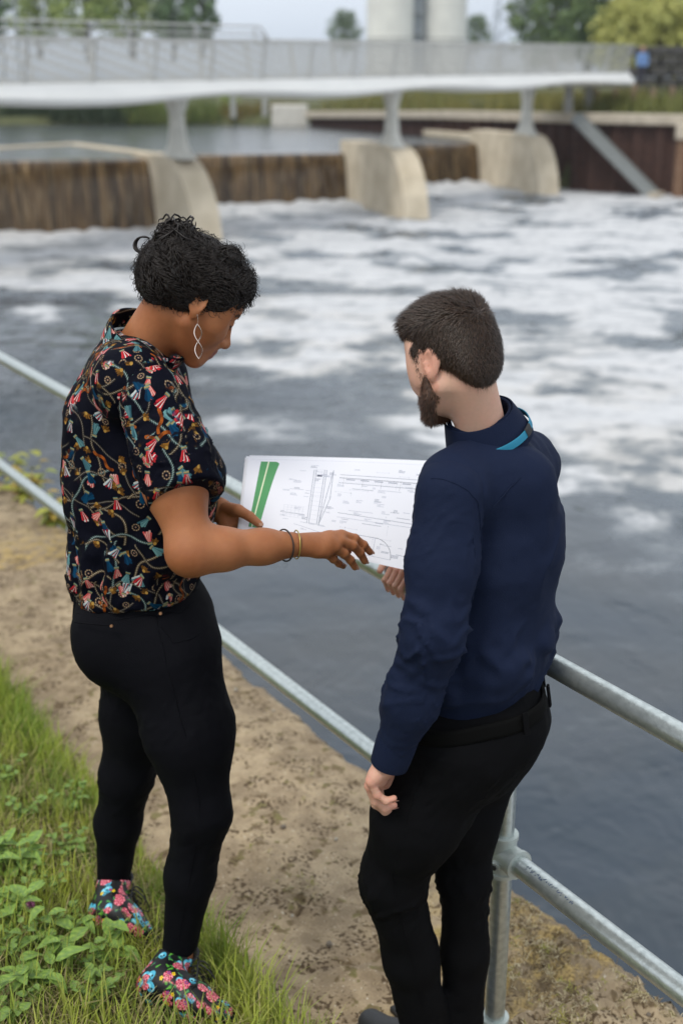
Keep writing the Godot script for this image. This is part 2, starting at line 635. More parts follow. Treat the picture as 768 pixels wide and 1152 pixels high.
func concrete_images() -> Array:
	# 3.2 m x 0.9 m of concrete: tan paste, pale and dark aggregate, moss colonies, lichen and soil stains, each with an outline of its own
	var w := 1536; var h := 448
	var big := noise(0.006, 4, 2); var mid := noise(0.03, 4, 4); var grit := noise(0.22, 2, 6); var spot := noise(0.045, 3, 12); var spot2 := noise(0.012, 3, 14)
	var peb := noise(0.10, 1, 15, FastNoiseLite.TYPE_CELLULAR)
	peb.cellular_return_type = FastNoiseLite.RETURN_DISTANCE
	var col := Image.create(w, h, false, Image.FORMAT_RGB8)
	var hgt := Image.create(w, h, false, Image.FORMAT_L8)
	var paste0 := Color(0.525, 0.46, 0.37); var paste1 := Color(0.665, 0.595, 0.485)
	var dark := Color(0.33, 0.265, 0.17); var olive := Color(0.36, 0.35, 0.16); var white := Color(0.83, 0.80, 0.74)
	for y in h:
		var n := y / float(h) * 0.9 - 0.5
		for x in w:
			var s := fposmod(x / float(w) * 3.2 - 14.0, 3.2) - 3.2 + 0.4       # position along the quay where the camera looks
			var b := big.get_noise_2d(x, y); var m := mid.get_noise_2d(x, y); var g := grit.get_noise_2d(x, y)
			var c := paste0.lerp(paste1, clampf(0.5 + b * 0.9 + m * 0.7 + g * 0.35, 0.0, 1.0))
			var p := peb.get_noise_2d(x, y)
			var top := 0.5 + m * 0.2 + g * 0.12
			if p < -0.93 + 0.1 * m:                                           # stones in the mix
				c = c.lerp(white if g > -0.1 else dark, 0.75); top += 0.12
			var colony := spot.get_noise_2d(x, y) + 0.75 * spot2.get_noise_2d(x * 1.4, y) - 0.20
			if colony > 0.16:
				var k := clampf((colony - 0.16) * 4.5 + g * 0.3, 0.0, 1.0)
				c = c.lerp(dark.lerp(olive, clampf(0.5 + m * 1.6 - 0.3, 0.0, 1.0)), k * 0.62); top += 0.1 * k
			var speck := spot.get_noise_2d(x * 2.6 + 300.0, y * 2.6) + 0.8 * spot2.get_noise_2d(x * 1.3 + 90.0, y * 1.3)
			if speck > 0.37:                                                  # crumbs of black moss in the pores
				c = c.lerp(Color(0.25, 0.19, 0.12), clampf((speck - 0.37) * 5.0, 0.0, 0.8)); top -= 0.08
			var fray := smoothstep(-0.3, 0.35, s) * smoothstep(-0.15, 0.1, n + 0.3 * b) # crust of dry moss near the post
			if fray > 0.0:
				var k := clampf(fray * (0.45 + m * 1.1 + g * 0.4), 0.0, 1.0)
				c = c.lerp(Color(0.42, 0.34, 0.17).lerp(Color(0.70, 0.60, 0.38), clampf(0.5 + g * 1.2 + m, 0.0, 1.0)), k)
			col.set_pixel(x, y, c)
			hgt.set_pixel(x, y, Color(top, top, top))
	return [ImageTexture.create_from_image(col), ImageTexture.create_from_image(hgt)]

# ---- the river ----
# share of foam on the water, by place: the weir churns it up and it drifts downstream in torn sheets
func foam_reach(x: float, z: float) -> float:
	# the ragged limit of the foam, read off as a line across the river; negative is clear dark water
	var line := -23.0
	var pts := [Vector2(-14, -25.0), Vector2(-6.5, -23.5), Vector2(-3.6, -22.0), Vector2(-2.2, -19.6), Vector2(-1.0, -15.8), Vector2(1.0, -13.8), Vector2(2.5, -12.9), Vector2(2.9, -11.0), Vector2(3.4, -10.0), Vector2(8, -5.0), Vector2(40, 8.0)]
	for i in pts.size() - 1:
		if x >= pts[i].x and x <= pts[i + 1].x:
			line = lerpf(pts[i].y, pts[i + 1].y, (x - pts[i].x) / (pts[i + 1].x - pts[i].x))
	if x > 40: line = 8.0
	return line - z

func weir_line(x: float) -> float:               # z of the foot of the falls across the river
	if x < -4.4: return -36.6 - (x + 5.1) * 0.3
	if x < 2.0: return -45.2 - (x - 0.7) * 0.25
	return -54.6 - (x - 5.0) * 0.45

const FOAM_X0 := -14.0
const FOAM_W := 32.0
const FOAM_Z0 := -58.0
const FOAM_H := 56.0

func river_images() -> Array:
	var w := 1024; var h := 1400
	var torn := noise(0.009, 5, 41)
	torn.domain_warp_enabled = true
	torn.domain_warp_amplitude = 60.0
	torn.domain_warp_frequency = 0.006
	torn.domain_warp_fractal_octaves = 3
	var drift := noise(0.035, 4, 47)
	drift.domain_warp_enabled = true
	drift.domain_warp_amplitude = 20.0
	var lace := noise(0.05, 4, 43)
	lace.fractal_type = FastNoiseLite.FRACTAL_RIDGED
	lace.domain_warp_enabled = true
	lace.domain_warp_amplitude = 30.0
	lace.domain_warp_frequency = 0.02
	var col := Image.create(w, h, false, Image.FORMAT_RGB8)
	var rgh := Image.create(w, h, false, Image.FORMAT_L8)
	var deep := lin(0.018, 0.034, 0.054); var foam := lin(0.55, 0.56, 0.58); var brown := lin(0.034, 0.041, 0.048)
	var tea := lin(0.52, 0.47, 0.40)
	var limit := PackedFloat32Array()
	for x in w: limit.append(foam_reach(FOAM_X0 + FOAM_W * x / w, 0.0))
	for y in h:
		var z := FOAM_Z0 + FOAM_H * y / h
		for x in w:
			var fx := FOAM_X0 + FOAM_W * x / w
			var reach := limit[x] - z
			var k := 0.0
			var t := torn.get_noise_2d(x * 1.0, y * 1.45)
			if reach > -3.0:
				var full := clampf(reach * 0.13 + 0.02, -0.5, 0.42)
				var l := lace.get_noise_2d(x, y * 1.6)
				var st := drift.get_noise_2d(x * 0.6, y * 1.9)
				k = smoothstep(-0.16, 0.38, t + full - 0.11 + 0.12 * l + 0.08 * st)
				k *= 0.66 + 0.34 * smoothstep(-0.5, 0.3, 0.6 * st + 0.6 * l)
				k = maxf(k, 0.5 * smoothstep(0.35, 0.8, l + full * 0.8 - 0.1) * clampf(reach * 0.3, 0.0, 1.0))
				k = maxf(k, 0.16 * clampf(reach * 0.15, 0.0, 1.0) * (0.6 + l))
				var boil := z - weir_line(fx)                                  # froth at the foot of the falls
				k = maxf(k, smoothstep(4.5, 0.5, boil + 3.0 * t) * 0.95)
			var base := deep.lerp(brown, clampf(0.35 + t * 0.9, 0.0, 1.0))
			col.set_pixel(x, y, base.lerp(foam.lerp(tea, clampf(0.2 - t, 0.0, 0.4) * clampf(1.4 - reach * 0.08, 0.0, 1.0)), k))
			var r := 0.08 + 0.75 * k
			rgh.set_pixel(x, y, Color(r, r, r))
	var wave := noise(0.016, 5, 51)
	wave.domain_warp_enabled = true
	wave.domain_warp_amplitude = 25.0
	wave.fractal_gain = 0.55
	var bump := wave.get_image(1024, 1400, false, false, true)
	return [ImageTexture.create_from_image(col), ImageTexture.create_from_image(rgh), ImageTexture.create_from_image(bump)]

func river() -> void:
	var xs := PackedFloat32Array(); var zs := PackedFloat32Array()
	xs.append_array(PackedFloat32Array([-40.0, -30.0, -22.0, -17.0]))
	for i in 170: xs.append(-14.0 + 32.0 * i / 169.0)
	xs.append_array(PackedFloat32Array([20.0, 24.0, 32.0, 45.0, 62.0]))
	for i in 330: zs.append(-58.0 + 56.0 * i / 329.0)
	zs.append_array(PackedFloat32Array([0.0, 4.0, 10.0, 20.0, 30.0]))
	var swell := noise(0.35, 4, 61)
	var chop := noise(1.1, 4, 62)
	var rows := []; var uvs := []
	for z in zs:
		var row := PackedVector3Array(); var uv := PackedVector2Array()
		for x in xs:
			var rough := clampf(foam_reach(x, z) / 16.0, 0.0, 1.0)
			var boil := clampf(1.0 - absf(z - weir_line(x) - 0.6) / 2.2, 0.0, 1.0)
			var y := WATER + swell.get_noise_2d(x, z * 1.3) * (0.006 + 0.09 * rough) + chop.get_noise_2d(x, z * 1.2) * (0.003 + 0.05 * rough)
			y += boil * (0.10 + 0.28 * absf(chop.get_noise_2d(x * 0.8, z)))
			row.append(Vector3(x, y, z))
			uv.append(Vector2((x - FOAM_X0) / FOAM_W, (z - FOAM_Z0) / FOAM_H))
		rows.append(row); uvs.append(uv)
	var pics := river_images()
	var m := mat(Color.WHITE, 1.0)
	m.albedo_texture = pics[0]
	m.roughness_texture = pics[1]
	m.roughness_texture_channel = BaseMaterial3D.TEXTURE_CHANNEL_RED
	m.metallic_specular = 0.5
	m.heightmap_enabled = true
	m.heightmap_texture = pics[2]
	m.heightmap_scale = 4.5
	struct("river", sheet(rows, uvs), m, "slate grey river covered in drifting white foam below the weir")
	# water held back by the weir
	var pm := mat(lin(0.030, 0.038, 0.042), 0.18)
	pm.heightmap_enabled = true
	pm.heightmap_texture = noise_tex(noise(0.012, 4, 71), 512)
	pm.uv1_triplanar = true
	pm.uv1_world_triplanar = true
	pm.uv1_scale = Vector3.ONE * 0.2
	pm.heightmap_scale = 5.0
	flat("upstream_pool", PackedVector2Array([Vector2(-30, -28.9), Vector2(-4.9, -37.35), Vector2(-9.7, -47), Vector2(-12.2, -45.2), Vector2(-30, -45)]), -0.24, pm, "still dark pool behind the leftmost fall of the weir")
	flat("reservoir", PackedVector2Array([Vector2(-40, -45.1), Vector2(-12.2, -45.1), Vector2(-9.7, -46.9), Vector2(-6.2, -43.95), Vector2(0.9, -46.0), Vector2(3.2, -53.5), Vector2(3.9, -54.1), Vector2(6.9, -56.2), Vector2(14, -60), Vector2(14, -95), Vector2(-40, -95)]), -0.55, pm, "pale grey reservoir water upstream of the weir")

func flat(called: String, outline: PackedVector2Array, y: float, m: Material, label: String) -> void:
	var idx := Geometry2D.triangulate_polygon(outline)
	var st := begin()
	for i in range(0, idx.size(), 3):
		var a := outline[idx[i]]; var b := outline[idx[i + 1]]; var c := outline[idx[i + 2]]
		tri2(st, Vector3(a.x, y, a.y), Vector3(b.x, y, b.y), Vector3(c.x, y, c.y), Vector3.UP)
	struct(called, done(st), m, label)

# ---- things ----
func objects() -> void:
	railing()
	weir()
	bridge()
	far_bank()
	trees()
	skyline()
	far_person()
	grass()
	weeds()

func railing() -> void:
	var zinc := mat(Color.WHITE, 0.40, 0.80)
	var zn := noise(0.02, 5, 91)
	zinc.albedo_texture = noise_tex(zn, 512, ramp([[0.25, lin(0.47, 0.52, 0.51)], [0.5, lin(0.55, 0.60, 0.59)], [0.75, lin(0.61, 0.66, 0.65)]]))
	zinc.roughness_texture = noise_tex(noise(0.03, 4, 92), 512, ramp([[0.2, Color(0.75, 0.75, 0.75)], [0.8, Color(1, 1, 1)]]))
	zinc.uv1_triplanar = true
	zinc.uv1_scale = Vector3.ONE * 5.0
	zinc.heightmap_enabled = true
	zinc.heightmap_texture = noise_tex(noise(0.06, 3, 93), 512)
	zinc.heightmap_scale = 0.035
	var cast := mat(lin(0.55, 0.60, 0.57), 0.55, 0.55)
	var dark := mat(lin(0.05, 0.05, 0.05), 0.5, 0.6)
	var o := thing("railing", "galvanised steel tube railing with two rails along the quay edge", "railing", O)
	o.scale = Vector3.ONE * QK
	var R := 0.0215
	var top := 0.932; var low := 0.462
	part("top_rail", tube_mesh([T * -9.0 + Vector3.UP * top, T * 3.0 + Vector3.UP * top], [R, R], 28), zinc, o)
	part("lower_rail", tube_mesh([T * -9.0 + Vector3.UP * low, T * 3.0 + Vector3.UP * low], [R, R], 28), zinc, o)
	for s in [-8.0, -6.0, -4.0, -2.0, 0.0, 2.0]:
		var p: Vector3 = T * s
		part("post", tube_mesh([p, p + Vector3.UP * top], [R, R], 28), zinc, o)
		for y in [low, top]:
			var c: Vector3 = p + Vector3.UP * y
			var st := begin(1)
			var g := R + 0.0065
			tube(st, [c - Vector3.UP * 0.044, c + Vector3.UP * 0.044], [g, g], 24)
			tube(st, [c - T * 0.05, c + T * 0.05], [g, g], 24)
			var cl := part("clamp", done(st), cast, o)
			for q in [[Vector3.UP, 0.044], [-Vector3.UP, 0.044], [T, 0.05], [-T, 0.05]]:
				var a: Vector3 = c + q[0] * (q[1] - 0.006)
				part("rim", tube_mesh([a, a + q[0] * 0.009], [g + 0.0028, g + 0.0028], 24), cast, cl)
			# boss and set screw, on the land side
			for d in [(-N * 0.9 + T * 0.45).normalized(), (-N * 0.8 - T * 0.6).normalized()]:
				var b: Vector3 = c + d * 0.024 - Vector3.UP * 0.012
				part("screw_boss", tube_mesh([b, b + d * 0.016], [0.0115, 0.0095], 16), cast, cl)
				part("set_screw", tube_mesh([b + d * 0.012, b + d * 0.019], [0.0055, 0.0055], 6), dark, cl)
		# base socket
		var base := begin(1)
		tube(base, [p - Vector3.UP * 0.01, p + Vector3.UP * 0.05], [R + 0.007, R + 0.0065], 24)
		tube(base, [p - Vector3.UP * 0.01, p + Vector3.UP * 0.008], [0.055, 0.052], 24)
		var bs := part("base_socket", done(base), cast, o)
		part("rim", tube_mesh([p + Vector3.UP * 0.044, p + Vector3.UP * 0.053], [R + 0.0095, R + 0.0095], 24), cast, bs)
		var dd := (-N * 0.55 + T * 0.83).normalized()
		var bb: Vector3 = p + Vector3.UP * 0.024 + dd * 0.024
		part("screw_boss", tube_mesh([bb, bb + dd * 0.014], [0.0115, 0.010], 16), cast, bs)
		part("set_screw", tube_mesh([bb + dd * 0.010, bb + dd * 0.018], [0.0055, 0.0055], 6), dark, bs)
	# faint blue stamp on the lower rail by the clamp: a row of small worn strokes
	var ink := mat(lin(0.04, 0.07, 0.15), 0.7)
	var stamp := begin()
	var sr := RandomNumberGenerator.new()
	sr.seed = 5
	for k in 24:
		var at := 0.085 + k * 0.0062
		for j in 2:
			if sr.randf() < 0.28 + k * 0.012: continue
			var a0 := deg_to_rad(62.0 + sr.randf_range(-9.0, 9.0))
			var d2 := -N * cos(a0) + Vector3.UP * sin(a0)
			var cc := T * (at + sr.randf_range(0, 0.003)) + Vector3.UP * low + d2 * (R + 0.0002)
			var up2 := (Vector3.UP * cos(a0) + N * sin(a0))
			var along := (T * sr.randf_range(-0.4, 1.0) + up2 * sr.randf_range(0.3, 1.0)).normalized()
			beam(stamp, cc, along * sr.randf_range(0.0014, 0.0034), along.cross(d2) * 0.0006, d2 * 0.0003, 0.0001)
	part("stamp", done(stamp), ink, o)

func toe(i: int) -> Vector3:
	return [Vector3(-3.27, 0, -34.73), Vector3(2.76, 0, -40.29), Vector3(8.31, 0, -49.03)][i]

func weir() -> void:
	var concrete := rough_mat(lin(0.47, 0.40, 0.29), lin(0.66, 0.58, 0.45), 0.008, 0.22, 0.85, 0.4)
	var smoothc := rough_mat(lin(0.50, 0.50, 0.46), lin(0.64, 0.63, 0.58), 0.01, 0.3, 0.85, 0.4)
	var names := ["tan concrete weir pier with curved nose, behind the person in the blouse", "tan concrete weir pier in the middle of the river between two falls", "tan concrete weir pier beside the rusty sheet pile wall"]
	var back := [3.9, 6.0, 7.0]
	var ways := [Vector3(0.53, 0, 0.848), Vector3(0.335, 0, 0.942), A]
	var setback := [1.7, 2.2, 2.3]
	for i in 3:
		var t := toe(i)
		var A: Vector3 = ways[i]
		var W := Vector3(A.z, 0, -A.x)
		var o := thing("weir_pier", names[i], "pier", t, "piers of the weir")
		var prof := PackedVector2Array([Vector2(0.1, -3.2), Vector2(0.05, -2.2), Vector2(-0.12, -1.5), Vector2(-0.42, -0.9), Vector2(-0.85, -0.42), Vector2(-1.35, -0.14), Vector2(-1.8, -0.05), Vector2(-back[i], -0.05), Vector2(-back[i], -3.2)])
		var half := 0.42
		var st := begin()
		prism(st, prof, Vector3.ZERO - W * half, A, Vector3.UP, W * half)
		part("wall", done(st), concrete, o)
		# column: narrow waist, flaring into the pier and under the deck
		var col := begin(1)
		var c0: Vector3 = -A * setback[i] - W * half
		var deck := deck_top(i) - 0.5
		var levels := [[-0.1, 0.30, 0.85], [0.06, 0.24, 0.55], [0.3, 0.19, 0.38], [0.8, 0.16, 0.30], [1.1, 0.16, 0.29], [deck - 0.25, 0.20, 0.34], [deck + 0.1, 0.28, 0.5]]
		var rings := []
		for l in levels:
			var ring := []
			for k in 16:
				var a := TAU * k / 16.0
				var q := Vector2(cos(a), sin(a))
				q = Vector2(signf(q.x) * pow(absf(q.x), 0.6), signf(q.y) * pow(absf(q.y), 0.6))
				ring.append(c0 + W * (q.x * l[1]) + A * (q.y * l[2]) + Vector3.UP * l[0])
			rings.append(ring)
		for r in rings.size() - 1:
			for k in 16:
				quad2(col, rings[r][k], rings[r][(k + 1) % 16], rings[r + 1][(k + 1) % 16], rings[r + 1][k], rings[r][k] - c0 - Vector3.UP * levels[r][0])
		part("column", done(col), smoothc, o)
	# training walls that run upstream from the outer piers
	var low := begin()
	var pw := [Vector3(-5.2, -0.14, -38.6), Vector3(-9.6, -0.18, -46.6), Vector3(-11.6, -0.18, -43.6), Vector3(-16, -0.18, -41)]
	var tw := thing("training_wall", "low pale concrete wall dividing the dark pool from the reservoir", "wall", pw[0])
	for k in 3:
		var a: Vector3 = pw[k] - pw[0]; var b: Vector3 = pw[k + 1] - pw[0]
		var d := (b - a).normalized()
		part("wall_section", beam_mesh((a + b) * 0.5 - Vector3.UP * 1.0, d * ((b - a).length() * 0.5 - 0.005), Vector3.UP * 1.0, d.cross(Vector3.UP) * (0.16 if k < 2 else 0.1), 0.03), concrete, tw)
	var w3 := thing("training_wall", "long pale concrete wall running upstream from the pier by the sheet piles", "wall", Vector3(6.1, -0.3, -57.0))
	part("wall_section", beam_mesh(-A * 11.0 - Vector3.UP * 0.9, A * 11.0, Vector3.UP * 0.9, W * 0.3, 0.03), concrete, w3)
	for q in [[Vector3(-5.3, -0.55, -37.7), Vector3(-5.3, -0.55, -44.2), "low concrete divide wall between the nearer two falls"], [Vector3(0.85, -0.62, -45.8), Vector3(1.8, -0.62, -52.9), "low concrete divide wall between the farther two falls"]]:
		var dv := thing("divide_wall", q[2], "wall", q[0])
		var dd: Vector3 = (q[1] - q[0]) * 0.5
		part("wall_section", beam_mesh(dd - Vector3.UP * 1.2, dd, Vector3.UP * 1.2, dd.cross(Vector3.UP).normalized() * 0.3, 0.03), concrete, dv)
	# the falls
	fall(Vector3(-16.0, -0.2, -33.6), Vector3(-4.5, -0.24, -37.05), 91, "brown curtain of water falling over the widest weir bay, behind the person in the blouse")
	fall(Vector3(-5.15, -0.5, -44.0), Vector3(1.35, -0.5, -45.65), 92, "brown curtain of water falling over the weir bay between two piers")
	fall(Vector3(1.9, -0.6, -52.65), Vector3(7.0, -0.6, -55.5), 93, "narrow brown curtain of water over the weir bay by the sheet piles")

func fall(a: Vector3, b: Vector3, seed_: int, label: String) -> void:
	var o := thing("weir_fall", label, "waterfall", Vector3(a.x, WATER, a.z), "falls of the weir")
	var along := (b - a)
	along.y = 0.0
	var len := along.length()
	along /= len
	var out := along.cross(Vector3.UP).normalized()
	if out.dot(A) < 0: out = -out
	var crest := a.y - WATER
	var cm := rough_mat(lin(0.10, 0.075, 0.045), lin(0.22, 0.17, 0.10), 0.02, 0.5, 0.7, 1.0)
	part("sill", beam_mesh(along * (len * 0.5) - out * 0.35 + Vector3.UP * (crest * 0.5 - 0.55), along * (len * 0.5), Vector3.UP * (crest * 0.5 + 0.5), out * 0.25, 0.03), cm, o)
	# the falling sheet: drawn into ropes that thicken and part as they drop
	var n := noise(1.0, 3, seed_); var n2 := noise(3.4, 3, seed_ + 7)
	var cols := int(len / 0.035)
	var rows := []; var uvs := []
	for j in 26:
		var t := j / 25.0
		var row := PackedVector3Array(); var uv := PackedVector2Array()
		for i in cols + 1:
			var s := len * i / cols
			var rib := n.get_noise_2d(s * 1.6, t * 0.5 + 3.0) * 0.5 + n2.get_noise_2d(s * 1.4, t * 1.2) * 0.5
			var drop := maxf(0.0, t - 0.14) / 0.86
			var y := crest + 0.05 - 0.02 * t / 0.14 if t < 0.14 else crest + 0.03 - pow(drop, 1.35) * (crest + 0.13)
			var z := -0.75 + 0.60 * minf(t / 0.14, 1.0) + 0.62 * sqrt(drop) + rib * 0.06 * drop
			row.append(along * s + out * z + Vector3.UP * y)
			uv.append(Vector2(s / 6.0, t))
		rows.append(row); uvs.append(uv)
	var img := Image.create(1024, 128, false, Image.FORMAT_RGB8)
	var streak := noise(0.045, 3, seed_ + 1); var fine := noise(0.17, 3, seed_ + 2)
	var broad := noise(0.012, 2, seed_ + 5); var ropes := noise(0.035, 2, seed_ + 9)
	var deep := lin(0.020, 0.012, 0.0055); var amber := lin(0.30, 0.172, 0.058); var pale := lin(0.50, 0.42, 0.30); var mid := lin(0.105, 0.064, 0.028)
	for y in 128:
		for x in 1024:
			var sway := 2.5 * sin(y * 0.05 + x * 0.02)
			var v := streak.get_noise_2d(x + sway, y * 0.05); var f := fine.get_noise_2d(x + sway, y * 0.09)
			var c := deep.lerp(mid, clampf(0.5 + v * 0.45 + f * 0.7 + 0.8 * broad.get_noise_2d(x, y * 0.3), 0.0, 1.0))
			var rope := pow(1.0 - absf(ropes.get_noise_2d(x + sway * 1.5, y * 0.03)), 16.0) * (0.65 + 0.5 * f)   # thicker strings of tea-coloured water
			c = c.lerp(amber, clampf(rope, 0.0, 0.9))
			c = c.lerp(pale, 0.6 * smoothstep(0.15, 0.75, f + 0.5 * rope))
			img.set_pixel(x, y, c)
	var m := mat(Color.WHITE, 0.16)
	m.metallic_specular = 0.42
	m.albedo_texture = ImageTexture.create_from_image(img)
	part("water_sheet", sheet(rows, uvs), m, o)

# ---- footbridge ----
func deck_top(i: float) -> float:                      # i counts the piers
	return 1.94 + 0.115 * i

func bridge() -> void:
	var o := thing("footbridge", "long pale footbridge with white edge beam and slatted parapet above the weir", "bridge", Vector3(-3.73, 0, -36.3))
	var white := rough_mat(lin(0.80, 0.80, 0.78), lin(0.88, 0.88, 0.86), 0.008, 0.15, 0.6)
	var steel := mat(lin(0.48, 0.48, 0.46), 0.6, 0.1)
	var grey := rough_mat(lin(0.30, 0.30, 0.29), lin(0.38, 0.38, 0.37), 0.01, 0.3, 0.85)
	var side := B.cross(Vector3.UP).normalized()        # towards the camera
	if side.z < 0: side = -side
	var L := 9.2                                        # pier spacing
	var t0 := -1.9; var t1 := 2.5
	# deck box: its lower lip waves from pier to pier
	var rows := []
	for k in 120:
		var t := lerpf(t0, t1, k / 119.0)
		var c := B * (t * L) + Vector3.UP * deck_top(t)
		var depth := 0.46 - 0.085 * cos(TAU * t)
		var out := 1.25
		var row := PackedVector3Array([c - side * (out + 0.05), c + side * (out - 0.16), c + side * (out - 0.12), c + side * (out - 0.08), c + side * (out - 0.05) - Vector3.UP * 0.06, c + side * (out + 0.16) - Vector3.UP * (depth * 0.62), c + side * (out + 0.10) - Vector3.UP * (depth * 0.9), c + side * (out - 0.24) - Vector3.UP * depth, c + side * 0.3 - Vector3.UP * (depth + 0.02), c - side * 0.3 - Vector3.UP * (depth + 0.02), c - side * (out - 0.2) - Vector3.UP * depth, c - side * (out + 0.05) - Vector3.UP * 0.1, c - side * (out + 0.05)])
		rows.append(row)
	part("deck", sheet(rows), white, o)
	for t in [t0, t1]:
		var c: Vector3 = B * (t * L) + Vector3.UP * (deck_top(t) - 0.25)
		part("end_plate", beam_mesh(c, B * 0.04, Vector3.UP * 0.2, side * 1.2, 0.01), white, o)
	# parapets: fine leaning slats between rails, posts every two metres
	var rs := RandomNumberGenerator.new()
	rs.seed = 3
	for s in [1.0, -1.0]:
		var slats := begin()
		var n := int((t1 - t0) * L / 0.085)
		for k in n:
			var t := lerpf(t0, t1 - 0.004, k / float(n))
			var c: Vector3 = B * (t * L) + side * (s * 1.15) + Vector3.UP * deck_top(t)
			var lean: Vector3 = Vector3.UP * 0.5 + side * (s * 0.09) + B * (0.02 * sin(t * 5.0))
			beam(slats, c + lean, B * 0.016, lean, side * 0.006, 0.002)
		var sl := part("slats", done(slats), steel, o)
		sl.set_meta("kind", "stuff")
		for k in int((t1 - t0) * L / 2.0):
			var t: float = t0 + (k * 2.0 + 0.5) / L
			var c: Vector3 = B * (t * L) + side * (s * 1.12) + Vector3.UP * (deck_top(t) - 0.02)
			var lean: Vector3 = Vector3.UP * 0.53 + side * (s * 0.10)
			part("parapet_post", beam_mesh(c + lean, B * 0.03, lean, side * 0.04, 0.008), steel, o)
		var a: Vector3 = B * (t0 * L) + side * (s * 1.32) + Vector3.UP * (deck_top(t0) + 1.02)
		var b: Vector3 = B * (t1 * L) + side * (s * 1.32) + Vector3.UP * (deck_top(t1) + 1.02)
		part("parapet_rail", tube_mesh([a, b], [0.03, 0.03], 10), steel, o)
		a -= Vector3.UP * 0.96 + side * (s * 0.18); b -= Vector3.UP * 0.96 + side * (s * 0.18)
		part("parapet_rail", tube_mesh([a, b], [0.025, 0.025], 10), steel, o)
	# raised double handrail on the near half, ending with a drop
	for q in [0.16, 0.34]:
		var pts := []
		for k in 9:
			var t := lerpf(t0, 0.08, k / 8.0)
			pts.append(B * (t * L) + side * 1.38 + Vector3.UP * (deck_top(t) + 1.02 + q))
		pts.append(B * (0.11 * L) + side * 1.36 + Vector3.UP * (deck_top(0) + 0.98 + q * 0.5))
		pts.append(B * (0.12 * L) + side * 1.34 + Vector3.UP * (deck_top(0) + 1.0))
		var rr := []
		for p in pts: rr.append(0.028)
		part("handrail", tube_mesh(pts, rr, 10), steel, o)
	for k in 9:
		var t := lerpf(t0 + 0.02, 0.06, k / 8.0)
		var c := B * (t * L) + side * 1.35 + Vector3.UP * (deck_top(t) + 1.18)
		part("handrail_post", beam_mesh(c, B * 0.02, Vector3.UP * 0.19, side * 0.02, 0.005), steel, o)
	# far pier of the bridge, on the bank
	for t in [2.2, 2.38]:
		var c: Vector3 = B * (t * L)
		part("bank_post", beam_mesh(c + Vector3.UP * 0.9, B * 0.14, Vector3.UP * 0.95, side * 0.14, 0.03), grey, o)

